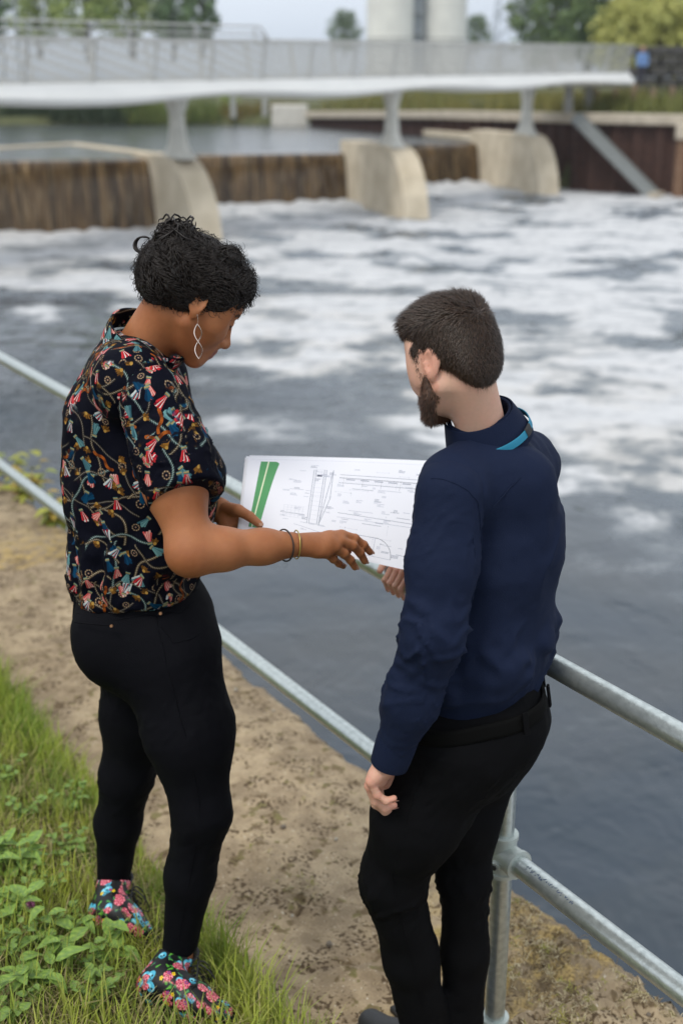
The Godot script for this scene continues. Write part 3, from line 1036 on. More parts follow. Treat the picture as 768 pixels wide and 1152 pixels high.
# ---- far bank on the right: sheet piles, cap, strut, stone block ----
func far_bank() -> void:
	var rust := rough_mat(lin(0.030, 0.014, 0.010), lin(0.095, 0.042, 0.028), 0.02, 0.6, 0.8, 1.0)
	var capm := rough_mat(lin(0.40, 0.35, 0.28), lin(0.54, 0.48, 0.39), 0.015, 0.3, 0.9, 0.6)
	var pts := [Vector3(26.0, 0.72, -39.5), Vector3(12.9, 0.74, -48.3), Vector3(9.2, 0.74, -51.0), Vector3(4.6, 0.60, -61.5), Vector3(-1.9, 0.28, -74.5)]
	var o := thing("sheet_pile_wall", "rusty dark red sheet pile wall under a pale concrete cap", "retaining wall", Vector3(12.9, WATER, -48.3))
	for k in pts.size() - 1:
		var a: Vector3 = pts[k] - o.position; var b: Vector3 = pts[k + 1] - o.position
		var d := (b - a)
		var flat_d := Vector3(d.x, 0, d.z)
		var len := flat_d.length()
		var u := flat_d / len
		var inl := u.cross(Vector3.UP)
		if inl.z > 0: inl = -inl                          # away from the camera
		var count := int(len / 0.42)
		for j in count:                                   # each pile a trough that locks into the next
			var s := (j + 0.5) * len / count
			var w := len / count * 0.5
			var h: float = a.y + d.y * s / len - 0.2
			var f := -0.09 if j % 2 == 0 else 0.09
			var st := begin()
			var sec := [[-w, 0.0], [-w * 0.55, f], [w * 0.55, f], [w, 0.0]]
			for q in 3:
				var p0: Vector3 = a * Vector3(1, 0, 1) + u * (s + sec[q][0]) + inl * (sec[q][1] + 0.12)
				var p1: Vector3 = a * Vector3(1, 0, 1) + u * (s + sec[q + 1][0]) + inl * (sec[q + 1][1] + 0.12)
				quad2(st, p0 - Vector3.UP, p1 - Vector3.UP, p1 + Vector3.UP * h, p0 + Vector3.UP * h, -inl)
				quad2(st, p0 - Vector3.UP + inl * 0.02, p1 - Vector3.UP + inl * 0.02, p1 + Vector3.UP * h + inl * 0.02, p0 + Vector3.UP * h + inl * 0.02, inl)
			part("pile", done(st), rust, o)
		part("cap", beam_mesh((a + b) * 0.5 - Vector3.UP * 0.2 + inl * 0.2, d * 0.5 * 0.998, Vector3.UP * 0.19, inl * 0.42, 0.04), capm, o)
	# raking strut in front of the wall, on a footing
	var steel := rough_mat(lin(0.20, 0.22, 0.22), lin(0.33, 0.35, 0.35), 0.02, 0.8, 0.6, 0.0, 0.2)
	var foot := Vector3(11.75, WATER + 0.05, -48.3); var head := Vector3(9.05, 0.62, -50.55)
	var s := thing("strut", "grey raking strut leaning against the sheet pile wall", "strut", foot)
	var sd := head - foot
	var sx := sd.cross(Vector3.UP).normalized()
	part("flange", beam_mesh(sd * 0.5 + sx * 0.17, sd * 0.5, sd.cross(sx).normalized() * 0.2, sx * 0.02, 0.005), steel, s)
	part("flange", beam_mesh(sd * 0.5 - sx * 0.17, sd * 0.5, sd.cross(sx).normalized() * 0.2, sx * 0.02, 0.005), steel, s)
	part("web", beam_mesh(sd * 0.5, sd * 0.5, sd.cross(sx).normalized() * 0.03, sx * 0.15, 0.005), steel, s)
	part("footing", beam_mesh(Vector3(0.1, -0.1, 0.05), B * 0.4, Vector3.UP * 0.22, A * 0.3, 0.04), capm, s)
	# fender post at the right
	var post := thing("fender_post", "rusty timber fender post with a pale block against the sheet piles", "post", Vector3(12.6, WATER, -47.9))
	part("shaft", beam_mesh(Vector3(0, 0.9, 0), Vector3(0.15, 0, 0.1), Vector3.UP * 1.3, Vector3(-0.1, 0, 0.15), 0.02), rough_mat(lin(0.13, 0.07, 0.04), lin(0.26, 0.16, 0.10), 0.02, 0.7, 0.85, 1.0), post)
	part("block", beam_mesh(Vector3(0.05, 2.35, 0.06), Vector3(0.24, 0, 0.17), Vector3.UP * 0.28, Vector3(-0.17, 0, 0.24), 0.04), capm, post)
	# dark stone abutment at the end of the bridge: rough courses
	var stone := rough_mat(lin(0.045, 0.043, 0.042), lin(0.12, 0.115, 0.11), 0.02, 0.7, 0.95, 2.0)
	var ab := thing("stone_abutment", "dark grey rough stone block wall where the footbridge lands", "abutment", Vector3(15.2, 1.2, -59.5))
	var br := RandomNumberGenerator.new()
	br.seed = 12
	for r in 5:
		for k in 7:
			var wv := 0.42 + br.randf_range(-0.06, 0.06)
			part("stone", beam_mesh(Vector3(-1.9 + k * 0.9 + (0.45 if r % 2 else 0.0), 0.2 + r * 0.44, br.randf_range(-0.06, 0.06)), Vector3(wv, 0, 0), Vector3.UP * 0.205, Vector3(0, 0, 0.6 + br.randf_range(-0.05, 0.05)), 0.06), stone, ab)
	# small retaining posts on the bank under the bridge end
	var timber := rough_mat(lin(0.20, 0.13, 0.08), lin(0.36, 0.27, 0.19), 0.02, 0.8, 0.9)
	for k in 6:
		var p := Vector3(10.6 + k * 0.72, 0.7, -54.6 + k * 0.25)
		var t := part("timber_post", beam_mesh(Vector3.UP * 0.4, Vector3(0.09, 0, 0), Vector3.UP * (0.5 + 0.1 * (k % 3)), Vector3(0, 0, 0.09), 0.015), timber)
		t.position = p
		tag(t, "short brown timber post on the bank under the bridge end", "post", "timber posts under the bridge end")
	# concrete block and pipe end across the reservoir
	var blk := part("concrete_block", beam_mesh(Vector3.ZERO, Vector3(1.02, 0, 0), Vector3.UP * 0.6, Vector3(0, 0, 0.9), 0.05), rough_mat(lin(0.56, 0.54, 0.49), lin(0.66, 0.64, 0.58), 0.015, 0.3, 0.9))
	blk.position = Vector3(-3.0, 0.0, -76.0)
	tag(blk, "pale square concrete block on the far shore of the reservoir", "block")
	for q in [[Vector3(-6.4, 0.2, -77.5), "slim grey post on the far shore of the reservoir, beside orange reeds"], [Vector3(-4.5, 0.3, -77.0), "slim grey post beside the pale concrete block on the far shore"]]:
		var ps := part("marker_post", beam_mesh(Vector3.UP * 0.7, Vector3(0.16, 0, 0), Vector3.UP * 1.1, Vector3(0, 0, 0.16), 0.02), mat(lin(0.34, 0.35, 0.33), 0.8))
		ps.position = q[0]
		tag(ps, q[1], "post")
	# rough grass and reeds on the far banks
	bank_grass()

func bank_grass() -> void:
	var verts := PackedVector3Array(); var norms := PackedVector3Array(); var cols := PackedColorArray()
	var r := RandomNumberGenerator.new()
	r.seed = 44
	var zones := [  # from, to, depth, height, colours, count
		[Vector3(-2.0, 0.2, -76.5), Vector3(4.6, 0.5, -63.5), 5.0, 1.1, [lin(0.23, 0.20, 0.06), lin(0.15, 0.17, 0.05)], 2600],
		[Vector3(4.6, 0.5, -63.5), Vector3(9.5, 0.7, -52.6), 4.0, 0.9, [lin(0.26, 0.22, 0.06), lin(0.16, 0.17, 0.05)], 2600],
		[Vector3(9.5, 0.7, -52.8), Vector3(24.0, 0.7, -43.5), 4.0, 0.8, [lin(0.22, 0.22, 0.06), lin(0.12, 0.15, 0.04)], 3400],
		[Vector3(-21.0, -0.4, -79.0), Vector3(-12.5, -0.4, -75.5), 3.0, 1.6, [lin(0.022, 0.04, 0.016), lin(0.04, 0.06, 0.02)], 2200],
		[Vector3(-12.5, -0.4, -75.5), Vector3(-7.0, -0.4, -77.5), 3.0, 1.4, [lin(0.09, 0.15, 0.03), lin(0.17, 0.18, 0.05)], 1600],
		[Vector3(-7.0, -0.4, -77.5), Vector3(-2.0, -0.3, -78.5), 3.0, 1.1, [lin(0.26, 0.16, 0.05), lin(0.12, 0.15, 0.04)], 1400],
	]
	for z in zones:
		for k in z[5]:
			var t := r.randf()
			var a: Vector3 = z[0]; var b: Vector3 = z[1]
			var back := Vector3(b.z - a.z, 0, a.x - b.x).normalized()
			if back.z > 0: back = -back
			var q := r.randf()
			var p: Vector3 = a.lerp(b, t) + back * (z[2] * q) + Vector3.UP * (q * 0.5 - 0.1)
			var h: float = z[3] * r.randf_range(0.4, 1.0)
			var w := r.randf_range(0.02, 0.05)
			var turn := r.randf() * TAU
			var x := Vector3(cos(turn), 0, sin(turn))
			var tip := p + Vector3.UP * h + Vector3(r.randf_range(-0.3, 0.3), 0, r.randf_range(-0.3, 0.3)) * h
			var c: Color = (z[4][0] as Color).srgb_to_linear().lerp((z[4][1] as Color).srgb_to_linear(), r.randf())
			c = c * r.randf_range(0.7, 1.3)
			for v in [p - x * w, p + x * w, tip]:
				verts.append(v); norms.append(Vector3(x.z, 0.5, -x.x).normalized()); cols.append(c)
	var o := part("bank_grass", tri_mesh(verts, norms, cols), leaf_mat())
	tag(o, "rough yellow and green grass along the far banks", "grass", "", "stuff")

func tri_mesh(verts: PackedVector3Array, norms: PackedVector3Array, cols: PackedColorArray) -> ArrayMesh:
	var a := []; a.resize(Mesh.ARRAY_MAX)
	for i in range(0, verts.size(), 3):
		var n := (verts[i + 2] - verts[i]).cross(verts[i + 1] - verts[i]).normalized()
		norms[i] = n; norms[i + 1] = n; norms[i + 2] = n
	a[Mesh.ARRAY_VERTEX] = verts; a[Mesh.ARRAY_NORMAL] = norms; a[Mesh.ARRAY_COLOR] = cols
	var m := ArrayMesh.new()
	m.add_surface_from_arrays(Mesh.PRIMITIVE_TRIANGLES, a)
	return m

var _leaf: StandardMaterial3D
func leaf_mat() -> StandardMaterial3D:
	if _leaf == null:
		_leaf = mat(Color.WHITE, 0.65)
		_leaf.vertex_color_use_as_albedo = true
		_leaf.cull_mode = BaseMaterial3D.CULL_DISABLED
		_leaf.backlight_enabled = true
		_leaf.backlight = Color(0.45, 0.45, 0.3)
	return _leaf

# ---- trees ----
func crown(seed_: int, height: float, spread: float, one: Color, other: Color, leaves: int, leaf: float) -> Array:
	var r := RandomNumberGenerator.new()
	r.seed = seed_
	var wood := begin(1)
	tube(wood, [Vector3(0, -0.6, 0), Vector3(0.05, height * 0.3, 0), Vector3(0, height * 0.75, 0.1)], [height * 0.03, height * 0.022, height * 0.006], 8)
	var verts := PackedVector3Array(); var norms := PackedVector3Array(); var cols := PackedColorArray()
	var c0 := one.srgb_to_linear(); var c1 := other.srgb_to_linear()
	var clumps := 46
	for k in clumps:
		var t := (k + 0.5) / clumps
		var y := height * (0.16 + 0.84 * t)
		var girth := spread * pow(sin(PI * clampf(0.14 + 0.80 * t, 0.0, 1.0)), 0.7)
		var turn := k * 2.4 + r.randf() * 0.8
		var c := Vector3(cos(turn), 0, sin(turn)) * girth * r.randf_range(0.35, 0.95) + Vector3.UP * y
		if k % 4 == 0: tube(wood, [Vector3(0, y * 0.6, 0), c * Vector3(0.5, 0, 0.5) + Vector3.UP * (y * 0.85), c], [height * 0.012, height * 0.008, height * 0.003], 5)
		var rad := spread * r.randf_range(0.22, 0.42)
		for j in leaves:
			var d := Vector3(r.randfn(), r.randfn() * 0.7, r.randfn()).normalized()
			var p := c + d * rad * pow(r.randf(), 0.4)
			var nn := (d + Vector3(r.randfn(), r.randfn() + 0.5, r.randfn()) * 0.5).normalized()
			var u := nn.cross(Vector3(r.randfn(), r.randfn(), r.randfn())).normalized()
			var v := nn.cross(u)
			var s := leaf * r.randf_range(0.6, 1.4)
			var cc := c0.lerp(c1, r.randf())
			var a := p - u * s; var b := p + v * s * 0.5; var e := p + u * s; var f := p - v * s * 0.5
			for q in [a, b, e, a, e, f]:
				verts.append(q); norms.append(nn); cols.append(cc)
	return [done(wood), tri_mesh(verts, norms, cols)]

func trees() -> void:
	var bark := rough_mat(lin(0.05, 0.04, 0.03), lin(0.12, 0.10, 0.08), 0.03, 1.0, 0.95)
	var kinds := [
		crown(1, 10.0, 3.6, lin(0.20, 0.29, 0.07), lin(0.46, 0.54, 0.19), 90, 0.22),     # light willow green
		crown(2, 9.0, 4.0, lin(0.065, 0.115, 0.045), lin(0.18, 0.25, 0.09), 100, 0.22),    # dark broadleaf
		crown(3, 5.0, 2.6, lin(0.30, 0.32, 0.08), lin(0.58, 0.57, 0.18), 80, 0.16),        # yellow green bush
		crown(4, 8.0, 2.2, lin(0.09, 0.16, 0.07), lin(0.20, 0.29, 0.13), 80, 0.2),          # upright bluish
	]
	var spots := [
		# position, kind, size, label, group
		[Vector3(-28.4054, 4.3247, -125.0000), 0, 0.92, "light green willow next to two thin grey poles behind the bridge", ""],
		[Vector3(-22.4642, 4.1917, -118.0000), 0, 1.12, "light green willow in the middle of the row behind the bridge", ""],
		[Vector3(-20.0778, 4.3817, -128.0000), 0, 1.20, "light green willow next to the slim bluish tree behind the bridge", ""],
		[Vector3(-15.3748, 4.2677, -122.0000), 3, 1.06, "slim bluish green tree at the end of the row of willows", ""],
		[Vector3(-13.3852, 4.3817, -128.0000), 3, 0.90, "small bluish green tree standing alone beyond the willows", ""],
		[Vector3(-29.1997, 4.0398, -110.0000), 3, 1.15, "bluish green tree beyond the bridge, beside tall poles", ""],
		[Vector3(0.6438, 6.2074, -240.0000), 1, 0.8, "hazy dark tree beside the white silos", ""],
		[Vector3(18.6554, 6.3195, -230.0000), 1, 0.72, "hazy dark bush in front of the white silo with the ladder", ""],
		[Vector3(23.2807, 6.3195, -230.0000), 1, 0.66, "hazy dark bush at the foot of the lattice pylon", ""],
		[Vector3(14.6509, 1.9500, -92.0000), 1, 0.88, "round dark green tree beside the pylon, over the bridge end", ""],
		[Vector3(17.8791, 1.9500, -96.0000), 1, 1.08, "tall dark green tree behind the yellow green bushes", "dark trees behind the stone abutment"],
		[Vector3(21.5931, 1.9500, -100.0000), 1, 1.22, "tall dark green tree behind the yellow green bushes", "dark trees behind the stone abutment"],
		[Vector3(24.7322, 1.9500, -98.0000), 1, 1.15, "tall dark green tree behind the yellow green bushes", "dark trees behind the stone abutment"],
		[Vector3(16.4289, 1.7075, -76.0000), 2, 0.90, "yellow green bush above the stone abutment", "yellow bushes above the abutment"],
		[Vector3(17.8962, 1.7139, -74.0000), 2, 0.90, "yellow green bush above the stone abutment", "yellow bushes above the abutment"],
		[Vector3(20.2957, 1.7139, -74.0000), 2, 0.95, "yellow green bush above the stone abutment", "yellow bushes above the abutment"],
		[Vector3(-13.0926, -0.6929, -82.0000), 0, 0.22, "bright green shrub on the far shore of the reservoir", ""],
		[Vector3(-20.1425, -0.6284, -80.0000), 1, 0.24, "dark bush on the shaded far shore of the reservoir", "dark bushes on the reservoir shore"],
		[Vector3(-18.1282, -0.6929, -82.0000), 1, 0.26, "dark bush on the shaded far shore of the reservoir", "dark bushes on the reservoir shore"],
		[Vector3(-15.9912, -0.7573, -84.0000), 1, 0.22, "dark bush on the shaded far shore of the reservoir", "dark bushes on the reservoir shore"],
		[Vector3(-11.3790, -0.7097, -86.0000), 2, 0.30, "olive shrub beside the bright green one on the far shore", ""],
		[Vector3(-7.5623, -0.7716, -88.0000), 0, 0.20, "light green shrub by the orange reeds on the far shore", ""],
	]
	var turn := 0.0
	for s in spots:
		turn += 1.7
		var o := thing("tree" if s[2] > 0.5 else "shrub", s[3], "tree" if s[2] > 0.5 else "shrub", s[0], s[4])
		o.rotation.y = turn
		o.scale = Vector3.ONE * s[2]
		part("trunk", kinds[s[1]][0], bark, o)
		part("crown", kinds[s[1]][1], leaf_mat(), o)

# ---- far things: silos, pylon, poles ----
func skyline() -> void:
	var white := rough_mat(lin(0.74, 0.74, 0.71), lin(0.84, 0.84, 0.80), 0.01, 0.05, 0.8)
	var grey := mat(lin(0.28, 0.31, 0.34), 0.8)
	for q in [[Vector3(7.2555, 4.4886, -200.0000), 3.5, "white cylindrical silo with a grey stair tower on its right side", false], [Vector3(15.4248, 4.5521, -205.0000), 3.75, "white cylindrical silo on the right of a grey stair tower", true]]:
		var o := thing("silo", q[2], "silo", q[0], "white silos")
		var st := begin(1)
		tube(st, [Vector3(0, -8, 0), Vector3(0, 26, 0)], [q[1], q[1]], 40)
		part("barrel", done(st), white, o)
		for y in [-0.5, 3.2, 12.0]:
			part("band", tube_mesh([Vector3(0, y, 0), Vector3(0, y + 0.22, 0)], [q[1] + 0.08, q[1] + 0.08], 40), mat(lin(0.42, 0.42, 0.40), 0.8), o)
		part("roof", tube_mesh([Vector3(0, 26, 0), Vector3(0, 28, 0)], [q[1], 0.3], 40), white, o)
		part("base_plinth", tube_mesh([Vector3(0, -9, 0), Vector3(0, -1.2, 0)], [q[1] + 0.25, q[1] + 0.25], 40), mat(lin(0.5, 0.48, 0.44), 0.9), o)
	var tower := thing("stair_tower", "grey stair tower between the two white silos", "tower", Vector3(11.2636, 4.5140, -202.0000))
	part("shaft", beam_mesh(Vector3(0, 9, 0), Vector3(0.95, 0, 0), Vector3.UP * 18, Vector3(0, 0, 1.2), 0.05), grey, tower)
	for k in 8: part("landing", beam_mesh(Vector3(0, k * 3.0 - 2.0, 1.35), Vector3(1.1, 0, 0), Vector3.UP * 0.12, Vector3(0, 0, 0.3), 0.02), mat(lin(0.42, 0.44, 0.46), 0.8), tower)
	# lattice pylon
	var steel := mat(lin(0.32, 0.36, 0.40), 0.7, 0.2)
	var py := thing("pylon", "tall grey lattice pylon fading into the cloudy sky", "pylon", Vector3(33.1874, 5.2502, -260.0000))
	var H := 34.0
	for sx in [-1, 1]:
		for sz in [-1, 1]:
			part("leg", tube_mesh([Vector3(sx * 4.2, -4, sz * 4.2), Vector3(sx * 0.7, H, sz * 0.7)], [0.16, 0.12], 5), steel, py)
	for k in 9:
		var y0 := -4.0 + k * 4.2; var y1 := y0 + 4.2
		var w0 := lerpf(4.2, 0.7, (y0 + 4) / (H + 4)); var w1 := lerpf(4.2, 0.7, (y1 + 4) / (H + 4))
		for sz in [-1, 1]:
			part("brace", tube_mesh([Vector3(-w0, y0, sz * w0), Vector3(w1, y1, sz * w1)], [0.09, 0.09], 4), steel, py)
			part("brace", tube_mesh([Vector3(w0, y0, sz * w0), Vector3(-w1, y1, sz * w1)], [0.09, 0.09], 4), steel, py)
	for q in [[Vector3(-28.5170, 3.3716, -112.0000), 12.0], [Vector3(-28.2107, 3.4224, -116.0000), 12.0]]:
		var p := part("pole", tube_mesh([Vector3(0, -3, 0), Vector3(0, q[1], 0)], [0.14, 0.1], 8), steel)
		p.position = q[0]
		tag(p, "thin grey pole rising behind the footbridge beside the willows", "pole", "thin poles behind the footbridge")

func far_person() -> void:
	var at := Vector3(13.0451, 2.8251, -57.5000)
	var o := thing("person", "distant person in a light blue top standing behind the stone abutment", "person", at + Vector3(0, -1.15, 0))
	var f := Field.new()
	f.cell = 0.03
	f.ball(Vector3(0, 1.55, 0), Vector3(0.09, 0.12, 0.10), 0.03)
	f.bone(Vector3(0, 1.45, 0), Vector3(0, 1.3, 0), 0.05, 0.06, 0.04)
	f.bone(Vector3(0, 1.25, 0), Vector3(0, 0.9, 0), 0.10, 0.10, 0.06, Vector3.RIGHT, 1.5)
	for s in [-1.0, 1.0]:
		f.chain([Vector3(s * 0.19, 1.33, 0), Vector3(s * 0.24, 1.06, 0.02), Vector3(s * 0.20, 0.84, 0.1)], [0.055, 0.045, 0.035], 0.04)
		f.chain([Vector3(s * 0.09, 0.88, 0), Vector3(s * 0.10, 0.46, 0.02), Vector3(s * 0.10, 0.06, 0)], [0.09, 0.065, 0.05], 0.04)
		f.bone(Vector3(s * 0.10, 0.04, -0.03), Vector3(s * 0.11, 0.04, 0.14), 0.045, 0.04, 0.03)
	f.run()
	var m := mat(Color.WHITE, 0.8)
	m.vertex_color_use_as_albedo = true
	part("body", f.mesh(func(p: Vector3, n: Vector3) -> Color: return Color(0.45, 0.26, 0.19) if p.y > 1.42 else (Color(0.16, 0.28, 0.55) if p.y > 0.85 else Color(0.03, 0.03, 0.05))), m, o)

# ---- grass on the bank ----
func grass_job() -> ArrayMesh:
	var r := RandomNumberGenerator.new()
	r.seed = 99
	var verts := PackedVector3Array(); var norms := PackedVector3Array(); var cols := PackedColorArray()
	var idx := PackedInt32Array()
	var patch := noise(1.4, 3, 15); var tone := noise(3.0, 3, 16)
	var fresh0 := Vector3(0.16, 0.28, 0.03); var fresh1 := Vector3(0.45, 0.51, 0.07); var straw := Vector3(0.50, 0.42, 0.21); var old := Vector3(0.24, 0.22, 0.08)
	for k in 95000:
		var s := -4.6 + 5.6 * r.randf()
		var n := -0.405 - 1.10 * pow(r.randf(), 1.15)
		n += 0.03 * patch.get_noise_1d(s * 3.0)
		var pv := patch.get_noise_2d(s, n)
		if n > -0.45 and r.randf() < 0.5 - pv: continue
		var lush := smoothstep(-0.9, -1.9, s) * 0.7 + 0.25 * smoothstep(0.0, 0.4, pv)       # longer and greener up the bank
		var edge := exp(-pow((n + 0.46) / 0.06, 2.0)) * smoothstep(-0.75, -0.3, s) * smoothstep(0.9, 0.2, s)   # uncut fringe along the concrete
		var dry := r.randf() < 0.40 - 0.32 * lush - 0.4 * edge + 0.2 * tone.get_noise_2d(s * 0.6, n * 0.6 + 5.0)
		var h := r.randf_range(0.03, 0.10) * (1.0 + 1.4 * lush + 1.3 * edge)
		if dry: h *= 0.8
		var p := quay(s, n, bank_height(n) - 0.006)
		var a := r.randf() * TAU
		var d := Vector3(cos(a), 0, sin(a))
		var side := Vector3(-d.z, 0, d.x)
		var bend := r.randf_range(0.15, 0.75) if not dry else r.randf_range(0.6, 1.5)
		var w := r.randf_range(0.0011, 0.0025)
		var t := clampf(0.5 + tone.get_noise_2d(s, n) * 0.8 + r.randf_range(-0.35, 0.35), 0.0, 1.0)
		var c := fresh0.lerp(fresh1, t)
		if dry: c = straw.lerp(old, r.randf())
		else: c = c.lerp(straw, r.randf() * 0.35 * (1.0 - lush))
		var cc := Color(c.x, c.y, c.z)
		var base := verts.size()
		for j in 4:
			var f := j / 3.0
			var q := p + Vector3.UP * (h * f * (1.0 - 0.32 * bend * f)) + d * (h * bend * f * f * 0.8)
			var nn := (d * (1.0 - 0.25 * bend * f) - Vector3.UP * (0.9 * bend * f)).normalized()
			if j < 3:
				verts.append(q - side * w * (1.0 - f * 0.45)); verts.append(q + side * w * (1.0 - f * 0.45))
				norms.append(nn); norms.append(nn); cols.append(cc); cols.append(cc)
			else:
				verts.append(q); norms.append(nn); cols.append(cc)
		idx.append_array(PackedInt32Array([base, base + 1, base + 2, base + 1, base + 3, base + 2, base + 2, base + 3, base + 4, base + 3, base + 5, base + 4, base + 4, base + 5, base + 6]))
	var arr := []; arr.resize(Mesh.ARRAY_MAX)
	arr[Mesh.ARRAY_VERTEX] = verts; arr[Mesh.ARRAY_NORMAL] = norms; arr[Mesh.ARRAY_COLOR] = cols; arr[Mesh.ARRAY_INDEX] = idx
	var m := ArrayMesh.new()
	m.add_surface_from_arrays(Mesh.PRIMITIVE_TRIANGLES, arr)
	return m

func moss_job() -> ArrayMesh:
	# dry moss, dead stems and litter on the outer half of the quay round the post
	var r := RandomNumberGenerator.new()
	r.seed = 123
	var verts := PackedVector3Array(); var norms := PackedVector3Array(); var cols := PackedColorArray()
	var patch := noise(6.0, 4, 18); var tone := noise(11.0, 3, 19)
	for k in 70000:
		var s := -1.6 + 2.7 * r.randf()
		var n := -0.3 + 0.655 * sqrt(r.randf())
		var y := crust(s, n)
		if y < 0.008: continue
		var keep := 0.35 + patch.get_noise_2d(s, n) * 1.4 + smoothstep(0.0, 0.5, s) * 0.3
		if r.randf() > keep: continue
		var p := quay(s, n, y - 0.002 + 0.01 * patch.get_noise_2d(s, n))
		var a := r.randf() * TAU
		var d := Vector3(cos(a), r.randf_range(0.0, 0.7), sin(a)).normalized()
		var long := r.randf_range(0.005, 0.02) * (2.2 if r.randf() < 0.06 else 1.0)
		var side := d.cross(Vector3.UP).normalized() * r.randf_range(0.0006, 0.0016)
		var t := tone.get_noise_2d(s, n) + r.randf_range(-0.35, 0.35)
		var c := Color(0.36, 0.29, 0.15).lerp(Color(0.52, 0.45, 0.30), r.randf())
		if t < -0.1: c = Color(0.10, 0.07, 0.035).lerp(Color(0.2, 0.14, 0.07), r.randf())
		elif t > 0.33: c = Color(0.22, 0.22, 0.05).lerp(Color(0.33, 0.30, 0.07), r.randf())
		var mid := p + d * long * 0.55 + Vector3.UP * long * 0.15
		var tip := p + d * long + Vector3.DOWN * long * 0.1
		var nn := (Vector3.UP + d * 0.3).normalized()
		for v in [p - side, p + side, mid + side, p - side, mid + side, mid - side, mid - side, mid + side, tip]:
			verts.append(v); norms.append(nn); cols.append(c)
	return tri_mesh(verts, norms, cols)

var grass_thread: Thread
var moss_thread: Thread

func grass() -> void:
	var o := part("grass", grass_thread.wait_to_finish(), leaf_mat())
	tag(o, "green and straw coloured grass on the bank beside the quay", "grass", "", "stuff")
	var mm := mat(Color.WHITE, 0.95)
	mm.vertex_color_use_as_albedo = true
	mm.cull_mode = BaseMaterial3D.CULL_DISABLED
	var q := part("dry_moss", moss_thread.wait_to_finish(), mm)
	tag(q, "dry yellow brown moss and dead stems round the railing post", "moss", "", "stuff")
	# pebbles on the quay
	var r := RandomNumberGenerator.new()
	r.seed = 8
	var pm := [rough_mat(lin(0.30, 0.27, 0.22), lin(0.45, 0.41, 0.34), 0.05, 6.0, 0.9), rough_mat(lin(0.12, 0.10, 0.08), lin(0.22, 0.18, 0.14), 0.05, 6.0, 0.9)]
	for k in 26:
		var s := r.randf_range(-1.9, 0.7)
		var n := r.randf_range(-0.26, 0.33)
		var f := Field.new()
		f.cell = 0.0022
		var w := r.randf_range(0.004, 0.0085)
		f.ball(Vector3.ZERO, Vector3(w * 1.4, w * 0.8, w), 0.004)
		f.ball(Vector3(w * 0.5, w * 0.2, -w * 0.2), Vector3(w * 0.8, w * 0.6, w * 0.9), 0.004)
		f.run()
		var p := part("pebble", f.mesh(), pm[k % 2])
		p.position = quay(s, n, 0.012 * 0.0 + crust(s, n) + 0.003)
		p.rotation.y = r.randf() * TAU
		tag(p, "small pale pebble lying on the concrete quay" if k % 2 == 0 else "small dark pebble lying on the concrete quay", "pebble", "pale pebbles on the quay" if k % 2 == 0 else "dark pebbles on the quay")

# ---- weeds ----
func leaf_mesh(long: float, wide: float, fold: float, droop: float, c0: Vector3, c1: Vector3, point := 1.0) -> ArrayMesh:
	var rows := []; var cols := []
	for j in 9:
		var t := j / 8.0
		var w := wide * pow(sin(PI * pow(t, 0.8 * point)), 0.85) + 0.0006
		var row := PackedVector3Array(); var cr := PackedColorArray()
		for i in range(-2, 3):
			var u := i / 2.0
			row.append(Vector3(u * w, -droop * t * t * long + fold * absf(u) * w + 0.02 * long * sin(t * 9.0 + absf(u) * 3.0) * absf(u), -long * t))
			var c := c0.lerp(c1, 0.25 if i == 0 else 0.5 + 0.35 * sin(t * 22.0 + absf(u) * 5.0))
			if i == 0: c = c0.lerp(Vector3(0.3, 0.4, 0.15), 0.35)
			cr.append(Color(c.x, c.y, c.z))
		rows.append(row); cols.append(cr)
	return sheet(rows, [], cols)

func weed(called: String, label: String, category: String, at: Vector3, seed_: int, stems: int, height: float, leaves: Array, per: int, spread: float, stem_c: Color, group := "") -> Node3D:
	var r := RandomNumberGenerator.new()
	r.seed = seed_
	var o := thing(called, label, category, at, group)
	var sm := mat(stem_c, 0.7)
	for k in stems:
		var a := TAU * k / stems + r.randf()
		var d := Vector3(cos(a), 0, sin(a))
		var h := height * r.randf_range(0.6, 1.0)
		var pts := []
		var rr := []
		for j in 5:
			var t := j / 4.0
			pts.append(d * (spread * r.randf_range(0.8, 1.2) * t * t) + Vector3.UP * (h * t) + Vector3(0, -0.01, 0))
			rr.append(0.0016 * (1.0 - 0.6 * t))
		part("stem", tube_mesh(pts, rr, 5), sm, o)
		for j in per:
			var t := 0.35 + 0.65 * (j + r.randf() * 0.5) / per
			var i0 := int(minf(t, 0.999) * 4.0)
			var p: Vector3 = pts[i0].lerp(pts[i0 + 1], minf(t, 0.999) * 4.0 - i0)
			var b := Basis(Vector3.UP, r.randf() * TAU) * Basis(Vector3.RIGHT, r.randf_range(-0.15, 0.65))
			var m: ArrayMesh = leaves[r.randi() % leaves.size()]
			part("leaf", m, leaf_mat(), o, Transform3D(b.scaled_local(Vector3.ONE * r.randf_range(0.6, 1.05)), p))
	return o

func on_bank(s: float, n: float) -> Vector3:
	return quay(s, n, bank_height(n))

